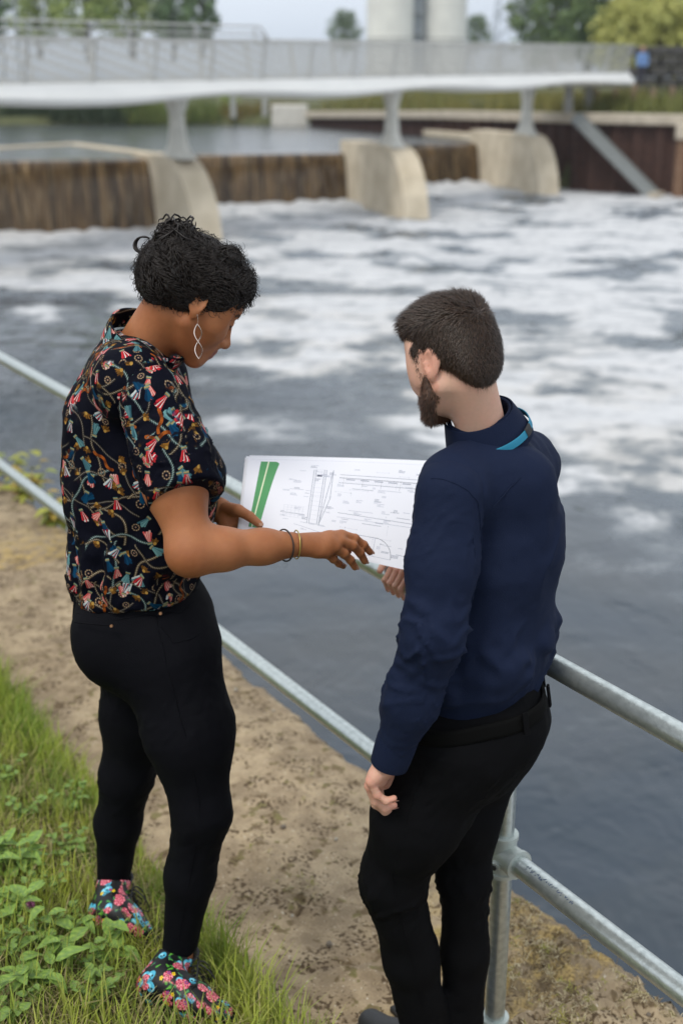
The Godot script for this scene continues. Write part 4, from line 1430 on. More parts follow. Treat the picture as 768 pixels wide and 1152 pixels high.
func weeds() -> void:
	var g0 := Vector3(0.075, 0.16, 0.028); var g1 := Vector3(0.25, 0.36, 0.06)
	var broad := [leaf_mesh(0.062, 0.016, 0.35, 0.25, g0 * 1.2, g1 * 1.25), leaf_mesh(0.052, 0.014, 0.5, 0.5, g0 * 1.2, g1 * 1.2), leaf_mesh(0.070, 0.016, 0.25, 0.4, g0 * 1.35, g1 * 1.25)]
	var small := [leaf_mesh(0.024, 0.010, 0.3, 0.3, g0, g1, 0.8), leaf_mesh(0.028, 0.011, 0.4, 0.2, g0, g1 * 1.1, 0.8)]
	var gold := [leaf_mesh(0.11, 0.030, 0.3, 0.4, Vector3(0.28, 0.30, 0.04), Vector3(0.45, 0.42, 0.06)), leaf_mesh(0.09, 0.028, 0.3, 0.3, Vector3(0.2, 0.27, 0.04), Vector3(0.36, 0.36, 0.05)), leaf_mesh(0.10, 0.026, 0.3, 0.3, Vector3(0.40, 0.24, 0.03), Vector3(0.46, 0.34, 0.06))]
	var stem := lin(0.12, 0.18, 0.05)
	var low := "low leafy clover patch in the grass of the bank"
	weed("leafy_weed", "bright green weed with pointed leaves in front of the far floral boot", "weed", Vector3(-0.5192, 0.0437, -2.3437), 1, 3, 0.105, broad, 6, 0.035, stem)
	weed("leafy_weed", "bright green weed with pointed leaves growing left of the boots", "weed", Vector3(-0.6562, 0.0921, -2.1984), 2, 5, 0.10, broad, 6, 0.06, stem)
	for q in [[Vector3(-0.7673, 0.0850, -2.4257), 31, "bright green weed with pointed leaves beside the purple clover flower"], [Vector3(-0.6350, 0.0682, -2.3438), 32, "bright green weed with pointed leaves among the clover patches"], [Vector3(-0.8118, 0.0643, -2.6506), 33, "bright green weed with pointed leaves up the bank behind the clover flower"]]:
		weed("leafy_weed", q[2], "weed", q[0], q[1], 5, 0.12, broad, 6, 0.06, stem)
	var spots := [Vector3(-0.7671, 0.0786, -2.4734), Vector3(-0.7120, 0.0504, -2.5974), Vector3(-0.6216, 0.0547, -2.4231), Vector3(-0.8427, 0.0661, -2.6853), Vector3(-0.5497, 0.0609, -2.2639), Vector3(-0.6838, 0.0756, -2.3651), Vector3(-0.7445, 0.0983, -2.2914), Vector3(-0.7187, 0.0273, -2.7796), Vector3(-0.8587, 0.0366, -2.9305), Vector3(-0.7488, -0.0018, -3.0338), Vector3(-0.9598, 0.0328, -3.1175), Vector3(-0.5225, 0.0674, -2.1725), Vector3(-0.6787, 0.1118, -2.0874)]
	for k in spots.size():
		weed("clover", low, "clover", spots[k], 20 + k, 5, 0.10, small, 6, 0.055, stem, "clover patches on the bank")
	# one clover in flower
	var fp := Vector3(-0.7133, 0.0765, -2.4047)
	var fl := thing("clover_flower", "single purple clover flower head standing in the grass", "flower", fp)
	part("stem", tube_mesh([Vector3(0, -0.03, 0), Vector3(0.004, 0.04, 0), Vector3(0.0, 0.078, 0)], [0.0012, 0.0012, 0.001], 5), mat(stem, 0.7), fl)
	var st := begin()
	var fr := RandomNumberGenerator.new()
	fr.seed = 4
	for k in 90:
		var d := Vector3(fr.randfn(), fr.randfn() * 0.8 + 0.35, fr.randfn()).normalized()
		var c := Vector3(0, 0.084, 0)
		var u := d.cross(Vector3(fr.randfn(), 0.2, fr.randfn())).normalized() * 0.0016
		tri(st, c + d * 0.002 - u, c + d * 0.002 + u, c + d * 0.0115 + u * 0.4)
		tri(st, c + d * 0.002 - u, c + d * 0.0115 + u * 0.4, c + d * 0.0115 - u * 0.4)
	var pk := mat(lin(0.30, 0.10, 0.20), 0.7)
	pk.cull_mode = BaseMaterial3D.CULL_DISABLED
	part("flower_head", done(st), pk, fl)
	# yellowing plants rooted in the quay edge, beyond the railing
	var yl := [[Vector3(-1.7080, -0.1700, -6.2951), 0.34, 5], [Vector3(-1.5051, -0.1700, -5.9421), 0.26, 5], [Vector3(-1.9264, -0.1700, -6.6217), 0.30, 4], [Vector3(-1.8167, -0.1700, -6.4625), 0.14, 5]]
	for k in yl.size():
		var p: Vector3 = yl[k][0] + N * 0.06 - Vector3.UP * 0.06
		weed("yellow_plant", "yellowing leafy plant growing out of the quay edge", "plant", p, 60 + k, yl[k][2], yl[k][1], gold, 6, 0.09, lin(0.2, 0.2, 0.06), "yellowing plants on the quay edge")

# ---- the two people ----
var jobs := {}
var made := {}

func start_figures() -> void:
	_crust = noise(4.2, 5, 77)
	grass_thread = Thread.new()
	grass_thread.start(grass_job)
	moss_thread = Thread.new()
	moss_thread.start(moss_job)
	for q in [["w_body", woman_body], ["w_blouse", woman_blouse], ["w_jeans", woman_jeans], ["w_hair", woman_hair], ["w_boots", woman_boots], ["m_body", man_body], ["m_shirt", man_shirt], ["m_trousers", man_trousers], ["m_hair", man_hair]]:
		var t := Thread.new()
		t.start(q[1])
		jobs[q[0]] = t

func got(key: String):
	if not made.has(key): made[key] = jobs[key].wait_to_finish()
	return made[key]

# joins several fields into one mesh; paint gives the colour at a point
func merged(fields: Array, paint = null) -> ArrayMesh:
	var v := PackedVector3Array(); var n := PackedVector3Array(); var c := PackedColorArray(); var ix := PackedInt32Array()
	for f: Field in fields:
		var base := v.size()
		var nn := f.normals()
		v.append_array(f.verts); n.append_array(nn)
		for i in f.index: ix.append(i + base)
		if paint != null:
			for i in f.verts.size(): c.append(paint.call(f.verts[i], nn[i]))
	var a := []; a.resize(Mesh.ARRAY_MAX)
	a[Mesh.ARRAY_VERTEX] = v; a[Mesh.ARRAY_NORMAL] = n; a[Mesh.ARRAY_INDEX] = ix
	if paint != null: a[Mesh.ARRAY_COLOR] = c
	var m := ArrayMesh.new()
	m.add_surface_from_arrays(Mesh.PRIMITIVE_TRIANGLES, a)
	return m

# a head in its own frame: columns right, up, forward; origin between the ears
func head_field(c: Vector3, fr: Basis, k: float, soft: bool, neck_to: Vector3, neck_r: float, back_r: float, skull := 1.0) -> Field:
	var f := Field.new()
	f.cell = 0.0032
	var at := func(x: float, y: float, z: float) -> Vector3: return c + (fr.x * x + fr.y * y + fr.z * z) * k
	f.ball(at.call(0, 0.034, -0.012), Vector3(0.0745, 0.083, 0.097) * k * skull, 0.02, fr)
	f.ball(at.call(0, -0.028, 0.034), Vector3(0.059, 0.082, 0.058) * k, 0.03 * k, fr)
	for s in [-1.0, 1.0]:
		f.bone(at.call(s * 0.055, -0.052, 0.0), at.call(s * (0.018 if soft else 0.024), -0.100, 0.068), 0.017 * k, 0.015 * k, 0.03 * k)
		f.ball(at.call(s * 0.038, -0.034, 0.062), Vector3(0.026, 0.028, 0.024) * k, 0.025 * k, fr)
		f.ball(at.call(s * 0.064, 0.0, 0.04), Vector3(0.012, 0.04, 0.03) * k, 0.02 * k, fr)
	f.ball(at.call(0, -0.101, 0.074), Vector3(0.019, 0.016, 0.017) * k, 0.02 * k, fr)
	f.bone(at.call(-0.032, 0.016, 0.078), at.call(0.032, 0.016, 0.078), 0.013 * k, 0.013 * k, 0.02 * k)
	f.ball(at.call(0, 0.05, 0.06), Vector3(0.055, 0.04, 0.03) * k, 0.03 * k, fr)
	for s in [-1.0, 1.0]:
		f.ball(at.call(s * 0.031, -0.001, 0.102), Vector3(0.018, 0.0115, 0.019) * k, 0.012 * k, fr, true)
		f.ball(at.call(s * 0.031, -0.003, 0.079), Vector3(0.0145, 0.0125, 0.0135) * k, 0.006 * k, fr)
	f.bone(at.call(0, 0.008, 0.089), at.call(0, -0.038, 0.108), 0.0065 * k, 0.0095 * k, 0.012 * k)
	f.ball(at.call(0, -0.042, 0.109), Vector3(0.0115, 0.0105, 0.0115) * k, 0.01 * k, fr)
	for s in [-1.0, 1.0]:
		f.ball(at.call(s * 0.0125, -0.046, 0.098), Vector3(0.0085, 0.0085, 0.0105) * k, 0.008 * k, fr)
		f.ball(at.call(s * 0.0065, -0.054, 0.104), Vector3(0.003, 0.003, 0.004) * k, 0.003 * k, fr, true)
	f.ball(at.call(0, -0.070, 0.083), Vector3(0.026, 0.021, 0.017) * k, 0.018 * k, fr)
	for s in [-1.0, 1.0]:
		f.bone(at.call(s * 0.021, -0.070, 0.084), at.call(s * 0.003, -0.0665, 0.0985), 0.0042 * k, 0.0062 * k, 0.006 * k)
		f.bone(at.call(s * 0.018, -0.0735, 0.084), at.call(s * 0.003, -0.0785, 0.095), 0.0045 * k, 0.0072 * k, 0.006 * k)
	f.bone(at.call(-0.022, -0.0722, 0.094), at.call(0.022, -0.0722, 0.094), 0.0014 * k, 0.0014 * k, 0.004 * k, Vector3.RIGHT, 1.0, true)
	# ears: rim, lobe and bowl
	for s in [-1.0, 1.0]:
		var eb := fr * Basis(Vector3.UP, s * 0.45) * Basis(Vector3.RIGHT, -0.18)
		f.ball(at.call(s * 0.0765, -0.002, -0.010), Vector3(0.0062, 0.031, 0.0185) * k, 0.006 * k, eb)
		f.ball(at.call(s * 0.0745, -0.029, -0.001), Vector3(0.0055, 0.011, 0.009) * k, 0.008 * k, eb)
		f.ball(at.call(s * 0.0835, 0.002, -0.006), Vector3(0.0065, 0.019, 0.0095) * k, 0.004 * k, eb, true)
		f.ball(at.call(s * 0.0775, -0.006, 0.004), Vector3(0.005, 0.008, 0.004) * k, 0.004 * k, eb)
	# neck
	f.bone(at.call(0, -0.050, -0.026), neck_to, neck_r, back_r, 0.022)
	f.bone(at.call(0, -0.02, -0.052), neck_to - fr.z * 0.006, neck_r * 0.68, back_r * 0.85, 0.025)
	f.run()
	f.smooth(1, 0.4)
	return f

# a hand from its points: palm spread over the knuckles, fingers as chains of [points], thumb last
func hand_field(wrist: Vector3, wr: float, fingers: Array, thumb: Array, back: Vector3, k := 1.0) -> Field:
	var f := Field.new()
	f.cell = 0.0026
	for i in 4:
		var kn: Vector3 = fingers[i][0]
		var root := wrist.lerp(kn, 0.12)
		f.bone(root, kn, wr * 0.72, 0.0098 * k, 0.014, back, 0.85)
		if i > 0: f.bone(wrist.lerp(fingers[i - 1][0], 0.75), wrist.lerp(kn, 0.75), 0.0105 * k, 0.0105 * k, 0.010, back, 0.9)
		var r0: float = [0.0085, 0.0088, 0.0083, 0.0072][i] * k
		var pts: Array = fingers[i]
		for j in pts.size() - 1:
			var a := r0 * (1.0 - 0.10 * j); var b := r0 * (1.0 - 0.10 * (j + 1))
			f.bone(pts[j], pts[j + 1], a * (1.08 if j == 0 else 1.0), b, 0.0028)
			if j > 0: f.ball(pts[j], Vector3.ONE * a * 1.07, 0.003)
	for j in thumb.size() - 1:
		f.bone(thumb[j], thumb[j + 1], (0.0125 - 0.0018 * j) * k, (0.0107 - 0.0018 * j) * k, 0.010 if j == 0 else 0.003)
	f.run()
	return f

# flat oval nails at the ends of the fingers
func nails(fingers: Array, back: Vector3, r: float) -> Array:
	var out := []
	for p: Array in fingers:
		var st := begin(1)
		var tip: Vector3 = p[p.size() - 1]
		var d: Vector3 = (tip - p[p.size() - 2]).normalized()
		var b := (back - d * back.dot(d)).normalized()
		var s := d.cross(b)
		var c := tip + d * r * 0.15 + b * r * 0.93
		for k in 10:
			var a0 := TAU * k / 10.0; var a1 := TAU * (k + 1) / 10.0
			var q := func(a): return c + (d * cos(a) * r * 0.85 + s * sin(a) * r * 0.62) - b * (r * 0.22 * sin(a) * sin(a))
			tri2(st, c + b * r * 0.05, q.call(a0), q.call(a1), b)
		out.append(done(st))
	return out

# a cloth band round an ellipse: collar, cuff, belt. ax, ay are half axes; up is its height; flare widens the top edge; lean tilts the rim
func band(c: Vector3, ax: Vector3, ay: Vector3, up: Vector3, flare: float, thick: float, a0: float, a1: float, dip := 0.0, steps := 48, wave := 0.0) -> ArrayMesh:
	var rows := []
	for k in steps + 1:
		var a := lerpf(a0, a1, k / float(steps))
		var d := ax * cos(a) + ay * sin(a)
		var u := d.normalized()
		var drop := up.normalized() * (-dip * (1.0 - cos(a)) * 0.5 + wave * sin(a * 5.0))
		var row := PackedVector3Array()
		var lo := c + d + drop; var hi := c + d * flare + up + drop
		for q in 5: row.append(lo.lerp(hi, q / 4.0) + u * (0.1 * thick * sin(PI * q / 4.0)))
		row.append(hi - u * thick * 0.5 + up.normalized() * thick * 0.35)
		for q in 5: row.append(hi.lerp(lo, q / 4.0) - u * thick)
		row.append(row[0])
		rows.append(row)
	return sheet(rows)

var wnoise := FastNoiseLite.new()

# cloth folds that run across a limb (a to b), strongest near «at» (0 to 1)
func folds(p: Vector3, a: Vector3, b: Vector3, at: float, reach: float, pitch: float, depth: float, nz: FastNoiseLite, twist := 0.35) -> float:
	var ab := b - a
	var len := ab.length()
	var t := (p - a).dot(ab) / (len * len)
	var g := exp(-pow((t - at) / reach, 2.0))
	if g < 0.03: return 0.0
	var q := p - a - ab * t
	if q.length() > 0.2: return 0.0
	var s := t * len / pitch + twist * nz.get_noise_3dv(p * 2.2) * 6.0 + q.x * 7.0 * twist - q.z * 5.0 * twist
	var ridge := 1.0 - absf(sin(s * PI))
	return depth * g * (pow(ridge, 2.2) - 0.28) * (0.55 + 0.6 * nz.get_noise_3dv(p * 5.0 + Vector3(3, 7, 1)))

# a stitched seam laid on the cloth: a fine ridge through the nearest points of the surface
func seam(st: SurfaceTool, f: Field, way: Array, r: float, n := 10) -> void:
	var nn := f.normals()
	var pts := []; var rr := []
	for k in way.size() - 1:
		for j in n:
			var p: Vector3 = way[k].lerp(way[k + 1], j / float(n))
			var best := 0; var least := 1e9
			for i in f.verts.size():
				var d := f.verts[i].distance_squared_to(p)
				if d < least: least = d; best = i
			pts.append(f.verts[best] + nn[best] * r * 0.4); rr.append(r)
	for pass_ in 3:
		for i in range(1, pts.size() - 1): pts[i] = (pts[i - 1] + pts[i] * 2.0 + pts[i + 1]) * 0.25
	tube(st, pts, rr, 5, false)

# a strap that lies round a body: its radius follows the surface near the plane
func girdle(f: Field, c: Vector3, up: Vector3, fx: Vector3, rx: Vector3, half: float, thick: float) -> Array:
	var bins := 72
	var rad := PackedFloat32Array(); rad.resize(bins)
	for v in f.verts:
		var d := v - c
		if absf(d.dot(up)) > half: continue
		var a := int(fposmod(atan2(d.dot(rx), d.dot(fx)), TAU) / TAU * bins) % bins
		rad[a] = maxf(rad[a], Vector2(d.dot(fx), d.dot(rx)).length())
	for pass_ in 3:
		var old := rad.duplicate()
		for k in bins: rad[k] = maxf(old[k] * 0.995, (old[k] + old[(k + 1) % bins] + old[(k + bins - 1) % bins]) / 3.0)
	var rows := []
	for k in bins + 1:
		var a := TAU * (k % bins) / bins
		var d := fx * cos(a) + rx * sin(a)
		var p := c + d * (rad[k % bins] + thick)
		var row := PackedVector3Array([p - up * half - d * thick * 1.5, p - up * half, p - up * half * 0.5 + d * thick * 0.2, p + up * half * 0.5 + d * thick * 0.2, p + up * half, p + up * half - d * thick * 1.5])
		rows.append(row)
	return [sheet(rows), rad]

# ================= person in the patterned blouse =================
const WF := Vector3(0.94, 0, -0.342)          # way she faces
const WR := Vector3(0.342, 0, 0.94)           # her right, towards the camera
const W_HEAD := Vector3(-0.2851, 1.5541, -2.4076)

func w_frame() -> Basis:
	var f := Vector3(0.94 * cos(0.66), -sin(0.66), -0.342 * cos(0.66))
	f = f.normalized()
	var r := Vector3(0.342, 0.05, 0.94).normalized()
	r = (r - f * r.dot(f)).normalized()
	return Basis(r, f.cross(r) * (1.0 if f.cross(r).y > 0 else -1.0), f)

func w_right_fingers() -> Array:
	return [
		[Vector3(0.0000, 1.1059, -2.2932), Vector3(0.0263, 1.0946, -2.3036), Vector3(0.0441, 1.0787, -2.3109), Vector3(0.0567, 1.0612, -2.3171)],
		[Vector3(-0.0035, 1.0995, -2.2755), Vector3(0.0227, 1.0855, -2.2880), Vector3(0.0369, 1.0665, -2.2984), Vector3(0.0459, 1.0475, -2.3036)],
		[Vector3(-0.0138, 1.0928, -2.2589), Vector3(0.0052, 1.0759, -2.2693), Vector3(0.0175, 1.0596, -2.2776), Vector3(0.0263, 1.0421, -2.2838)],
		[Vector3(-0.0309, 1.0865, -2.2464), Vector3(-0.0156, 1.0687, -2.2589), Vector3(-0.0052, 1.0541, -2.2724), Vector3(0.0035, 1.0431, -2.2859)]]

func w_left_fingers() -> Array:
	return [
		[Vector3(-0.2147, 1.1076, -2.4045), Vector3(-0.1978, 1.0884, -2.4149), Vector3(-0.1831, 1.0782, -2.4107), Vector3(-0.1718, 1.0747, -2.4045)],
		[Vector3(-0.2220, 1.0975, -2.4003), Vector3(-0.2089, 1.0775, -2.4128), Vector3(-0.1960, 1.0673, -2.4086), Vector3(-0.1849, 1.0630, -2.4045)],
		[Vector3(-0.2289, 1.0920, -2.3941), Vector3(-0.2195, 1.0739, -2.4066), Vector3(-0.2086, 1.0649, -2.4045), Vector3(-0.1990, 1.0653, -2.3982)],
		[Vector3(-0.2356, 1.0923, -2.3878), Vector3(-0.2279, 1.0769, -2.3982), Vector3(-0.2189, 1.0711, -2.3982), Vector3(-0.2111, 1.0734, -2.3920)]]

func woman_body() -> Array:
	var fr := w_frame()
	var head := head_field(W_HEAD, fr, 0.955, true, Vector3(-0.3978, 1.4312, -2.4284), 0.042, 0.052, 0.95)
	var shR := Vector3(-0.3480, 1.3771, -2.2568); var elR := Vector3(-0.2751, 1.1300, -2.1424); var wrR := Vector3(-0.0951, 1.1109, -2.2256)
	var arm := Field.new()
	arm.grow = 1.04
	arm.cell = 0.006
	arm.chain([shR, shR.lerp(elR, 0.55), elR], [0.056, 0.053, 0.036], 0.03)
	arm.chain([elR, elR.lerp(wrR, 0.3), elR.lerp(wrR, 0.7), wrR], [0.036, 0.0345, 0.028, 0.0245], 0.03)
	arm.ball(elR + Vector3(-0.006, -0.006, 0.0), Vector3(0.034, 0.032, 0.034), 0.03)
	arm.run()
	arm.smooth(1)
	var wrL := Vector3(-0.2491, 1.1127, -2.4232); var elL := Vector3(-0.3890, 1.0597, -2.6624); var shL := Vector3(-0.3899, 1.3479, -2.5688)
	var arm2 := Field.new()
	arm2.grow = 1.04
	arm2.cell = 0.009
	arm2.chain([shL, elL, elL.lerp(wrL, 0.4), wrL], [0.058, 0.045, 0.04, 0.025], 0.03)
	arm2.run()
	var nR := (Vector3(0.0000, 1.1115, -2.2880) - Vector3(0.0000, 1.1015, -2.2360)).normalized()
	var hr := hand_field(wrR, 0.0235, w_right_fingers(), [wrR.lerp(Vector3(0.0000, 1.1059, -2.2932), 0.25), Vector3(-0.0453, 1.1004, -2.2880), Vector3(-0.0106, 1.0806, -2.3109), Vector3(0.0124, 1.0615, -2.3213)], Vector3(0.05, 0.85, 0.5).normalized(), 1.18)
	var hl := hand_field(wrL, 0.0235, w_left_fingers(), [Vector3(-0.2343, 1.1230, -2.4045), Vector3(-0.2084, 1.1285, -2.3774), Vector3(-0.1839, 1.1217, -2.3587), Vector3(-0.1639, 1.1084, -2.3483)], Vector3(-0.2, 0.7, 0.6).normalized(), 1.12)
	# the rest of the body, inside the clothes, and the ankles that show above the boots
	var trunk := Field.new()
	trunk.grow = 1.04
	trunk.cell = 0.014
	trunk.chain([Vector3(-0.3978, 1.4312, -2.4284), Vector3(-0.3999, 1.3091, -2.4232), Vector3(-0.3977, 1.1780, -2.4232), Vector3(-0.4160, 1.0027, -2.4232), Vector3(-0.4078, 0.8248, -2.4336)], [0.05, 0.078, 0.092, 0.082, 0.088], 0.05, WR, 1.2)
	trunk.bone(shL, shR, 0.05, 0.05, 0.05)
	trunk.chain([Vector3(-0.3589, 0.8227, -2.3504), Vector3(-0.2976, 0.4997, -2.2880), Vector3(-0.3340, 0.2805, -2.2984), Vector3(-0.3686, 0.0962, -2.3088)], [0.065, 0.036, 0.028, 0.024], 0.03)
	trunk.chain([Vector3(-0.4415, 0.7863, -2.5168), Vector3(-0.5008, 0.4250, -2.5376), Vector3(-0.5301, 0.2741, -2.5480), Vector3(-0.5556, 0.0917, -2.5584)], [0.065, 0.036, 0.028, 0.024], 0.03)
	trunk.run()
	var ank := Field.new()
	ank.grow = 1.04
	ank.cell = 0.006
	ank.chain([Vector3(-0.3572, 0.1600, -2.3036), Vector3(-0.3689, 0.0890, -2.3088), Vector3(-0.3783, 0.0112, -2.3088)], [0.026, 0.030, 0.032], 0.02)
	ank.chain([Vector3(-0.5448, 0.1839, -2.5532), Vector3(-0.5540, 0.1172, -2.5584), Vector3(-0.5652, 0.0402, -2.5584)], [0.026, 0.030, 0.032], 0.02)
	ank.run()
	var inv := fr.transposed()
	var tint := noise(9.0, 3, 5); var fine := noise(90.0, 2, 6)
	var knuckles := []
	for fg in w_right_fingers() + w_left_fingers():
		for j in 3: knuckles.append(fg[j])
	var paint := func(p: Vector3, n: Vector3) -> Color:
		var l: Vector3 = inv * (p - W_HEAD) / 0.955
		var c := Color(0.31, 0.112, 0.044)
		c = c.lerp(Color(0.43, 0.178, 0.080), clampf(0.5 + tint.get_noise_3dv(p), 0.0, 1.0) * 0.8)
		c = c * (1.0 + 0.06 * fine.get_noise_3dv(p))
		if l.length() < 0.16 and l.z > 0.05:
			if absf(l.x) < 0.024 and l.y < -0.0625 and l.y > -0.086 and l.z > 0.083: c = c.lerp(Color(0.25, 0.075, 0.06), 0.75)
			var ex := absf(l.x) - 0.031
			if absf(ex) < 0.022 and absf(l.y - 0.022 + ex * ex * 14.0) < 0.0042 and l.z > 0.05: c = c.lerp(Color(0.02, 0.012, 0.01), 0.85)   # brow
			if absf(ex) < 0.0155 and absf(l.y + 0.011 - ex * ex * 16.0) < 0.0026: c = Color(0.015, 0.01, 0.008)                                  # lowered lashes
		return c
	var nl := nails(w_right_fingers(), Vector3(0.05, 0.85, 0.5), 0.0074) + nails([[Vector3(-0.1839, 1.1217, -2.3587), Vector3(-0.1639, 1.1084, -2.3483)]], Vector3(-0.2, 0.7, 0.6), 0.0082)
	# lashes
	var lash := begin()
	for s in [1.0, -1.0]:
		for k in 14:
			var t := k / 13.0 * 2.0 - 1.0
			var b0: Vector3 = W_HEAD + fr * (Vector3(s * 0.031 + t * 0.0135, -0.0125 + 0.003 * t * t, 0.0895 - 0.006 * t * t) * 0.955)
			var d := fr * Vector3(s * 0.2 + t * 0.3, -0.55, 0.8)
			var sd := fr * Vector3(0.0005, 0, 0)
			tri(lash, b0 - sd, b0 + sd, b0 + d * 0.0085)
	return [merged([head, arm, arm2, hr, hl, trunk, ank], paint), nl, done(lash)]

func woman_blouse() -> ArrayMesh:
	var nz := noise(3.0, 3, 33)
	var f := Field.new()
	f.grow = 1.04
	f.cell = 0.0075
	f.chain([Vector3(-0.4113, 1.3772, -2.4284), Vector3(-0.4195, 1.3091, -2.4232), Vector3(-0.4040, 1.1970, -2.4232), Vector3(-0.4053, 1.1010, -2.4232), Vector3(-0.4327, 1.0027, -2.4232), Vector3(-0.4374, 0.8813, -2.4232)], [0.083, 0.104, 0.124, 0.123, 0.117, 0.116], 0.05, WR, 1.22)
	f.ball(Vector3(-0.3070, 1.2003, -2.3244), Vector3(0.062, 0.07, 0.062), 0.06)
	f.ball(Vector3(-0.3148, 1.1712, -2.5064), Vector3(0.060, 0.07, 0.060), 0.06)
	f.bone(Vector3(-0.4358, 1.3694, -2.5584), Vector3(-0.4042, 1.4103, -2.2880), 0.060, 0.060, 0.05)
	f.bone(Vector3(-0.4341, 1.4256, -2.4544), Vector3(-0.3871, 1.4172, -2.2880), 0.045, 0.055, 0.05)
	f.bone(Vector3(-0.4617, 1.3174, -2.3920), Vector3(-0.4972, 1.1501, -2.3920), 0.07, 0.058, 0.06)
	f.cuts = [[Vector3(-0.4199, 0.9282, -2.4232), Vector3(0.10, -1, 0.12).normalized()]]
	f.run()
	f.smooth(2, 0.5)
	var a := Vector3(-0.3500, 1.3886, -2.2516); var b := Vector3(-0.2783, 1.2077, -2.1684)
	f.push(func(p: Vector3, n: Vector3) -> float:
		var d := 0.0
		# loose folds: hanging from the shoulder, gathering at the waist
		var v := (p - Vector3(0, 1.4, 0))
		var side := p.dot(WF)
		var hang := 1.0 - absf(sin((side * 15.0 + v.y * 2.0 + nz.get_noise_3dv(p * 1.2) * 2.2)))
		var low := clampf((1.36 - p.y) / 0.3, 0.0, 1.0)
		d += 0.010 * low * (hang - 0.45)
		var hem := smoothstep(0.0, 0.035, -(p - f.cuts[0][0]).dot(f.cuts[0][1]))
		var gather := smoothstep(1.16, 1.06, p.y)
		d += gather * 0.008 * sin(side * 60.0 + nz.get_noise_3dv(p * 3.0) * 4.0 + p.dot(WR) * 50.0)
		d += 0.006 * nz.get_noise_3dv(p * 3.2)
		return d * (0.25 + 0.75 * hem))
	f.smooth(1, 0.35)
	var s := Field.new()
	s.grow = 1.04
	s.cell = 0.0055
	s.chain([a, a.lerp(b, 0.5), b.lerp(a, -0.15)], [0.064, 0.067, 0.073], 0.03)
	s.cuts = [[Vector3(-0.2816, 1.2335, -2.1632), ((b - a).normalized() + Vector3(0.06, 0, 0.42)).normalized()]]
	s.run()
	s.smooth(2, 0.5)
	s.push(func(p: Vector3, n: Vector3) -> float:
		var hem := smoothstep(0.0, 0.03, -(p - s.cuts[0][0]).dot(s.cuts[0][1]))
		return (folds(p, a, b, 0.55, 0.6, 0.042, 0.008, nz, 0.6) + 0.004 * nz.get_noise_3dv(p * 4.0)) * hem)
	var la := Vector3(-0.3893, 1.3594, -2.5688); var lb := Vector3(-0.3816, 1.1324, -2.6312)
	var s2 := Field.new()
	s2.grow = 1.04
	s2.cell = 0.010
	s2.bone(la, lb, 0.064, 0.074, 0.03)
	s2.run()
	return merged([f, s, s2])

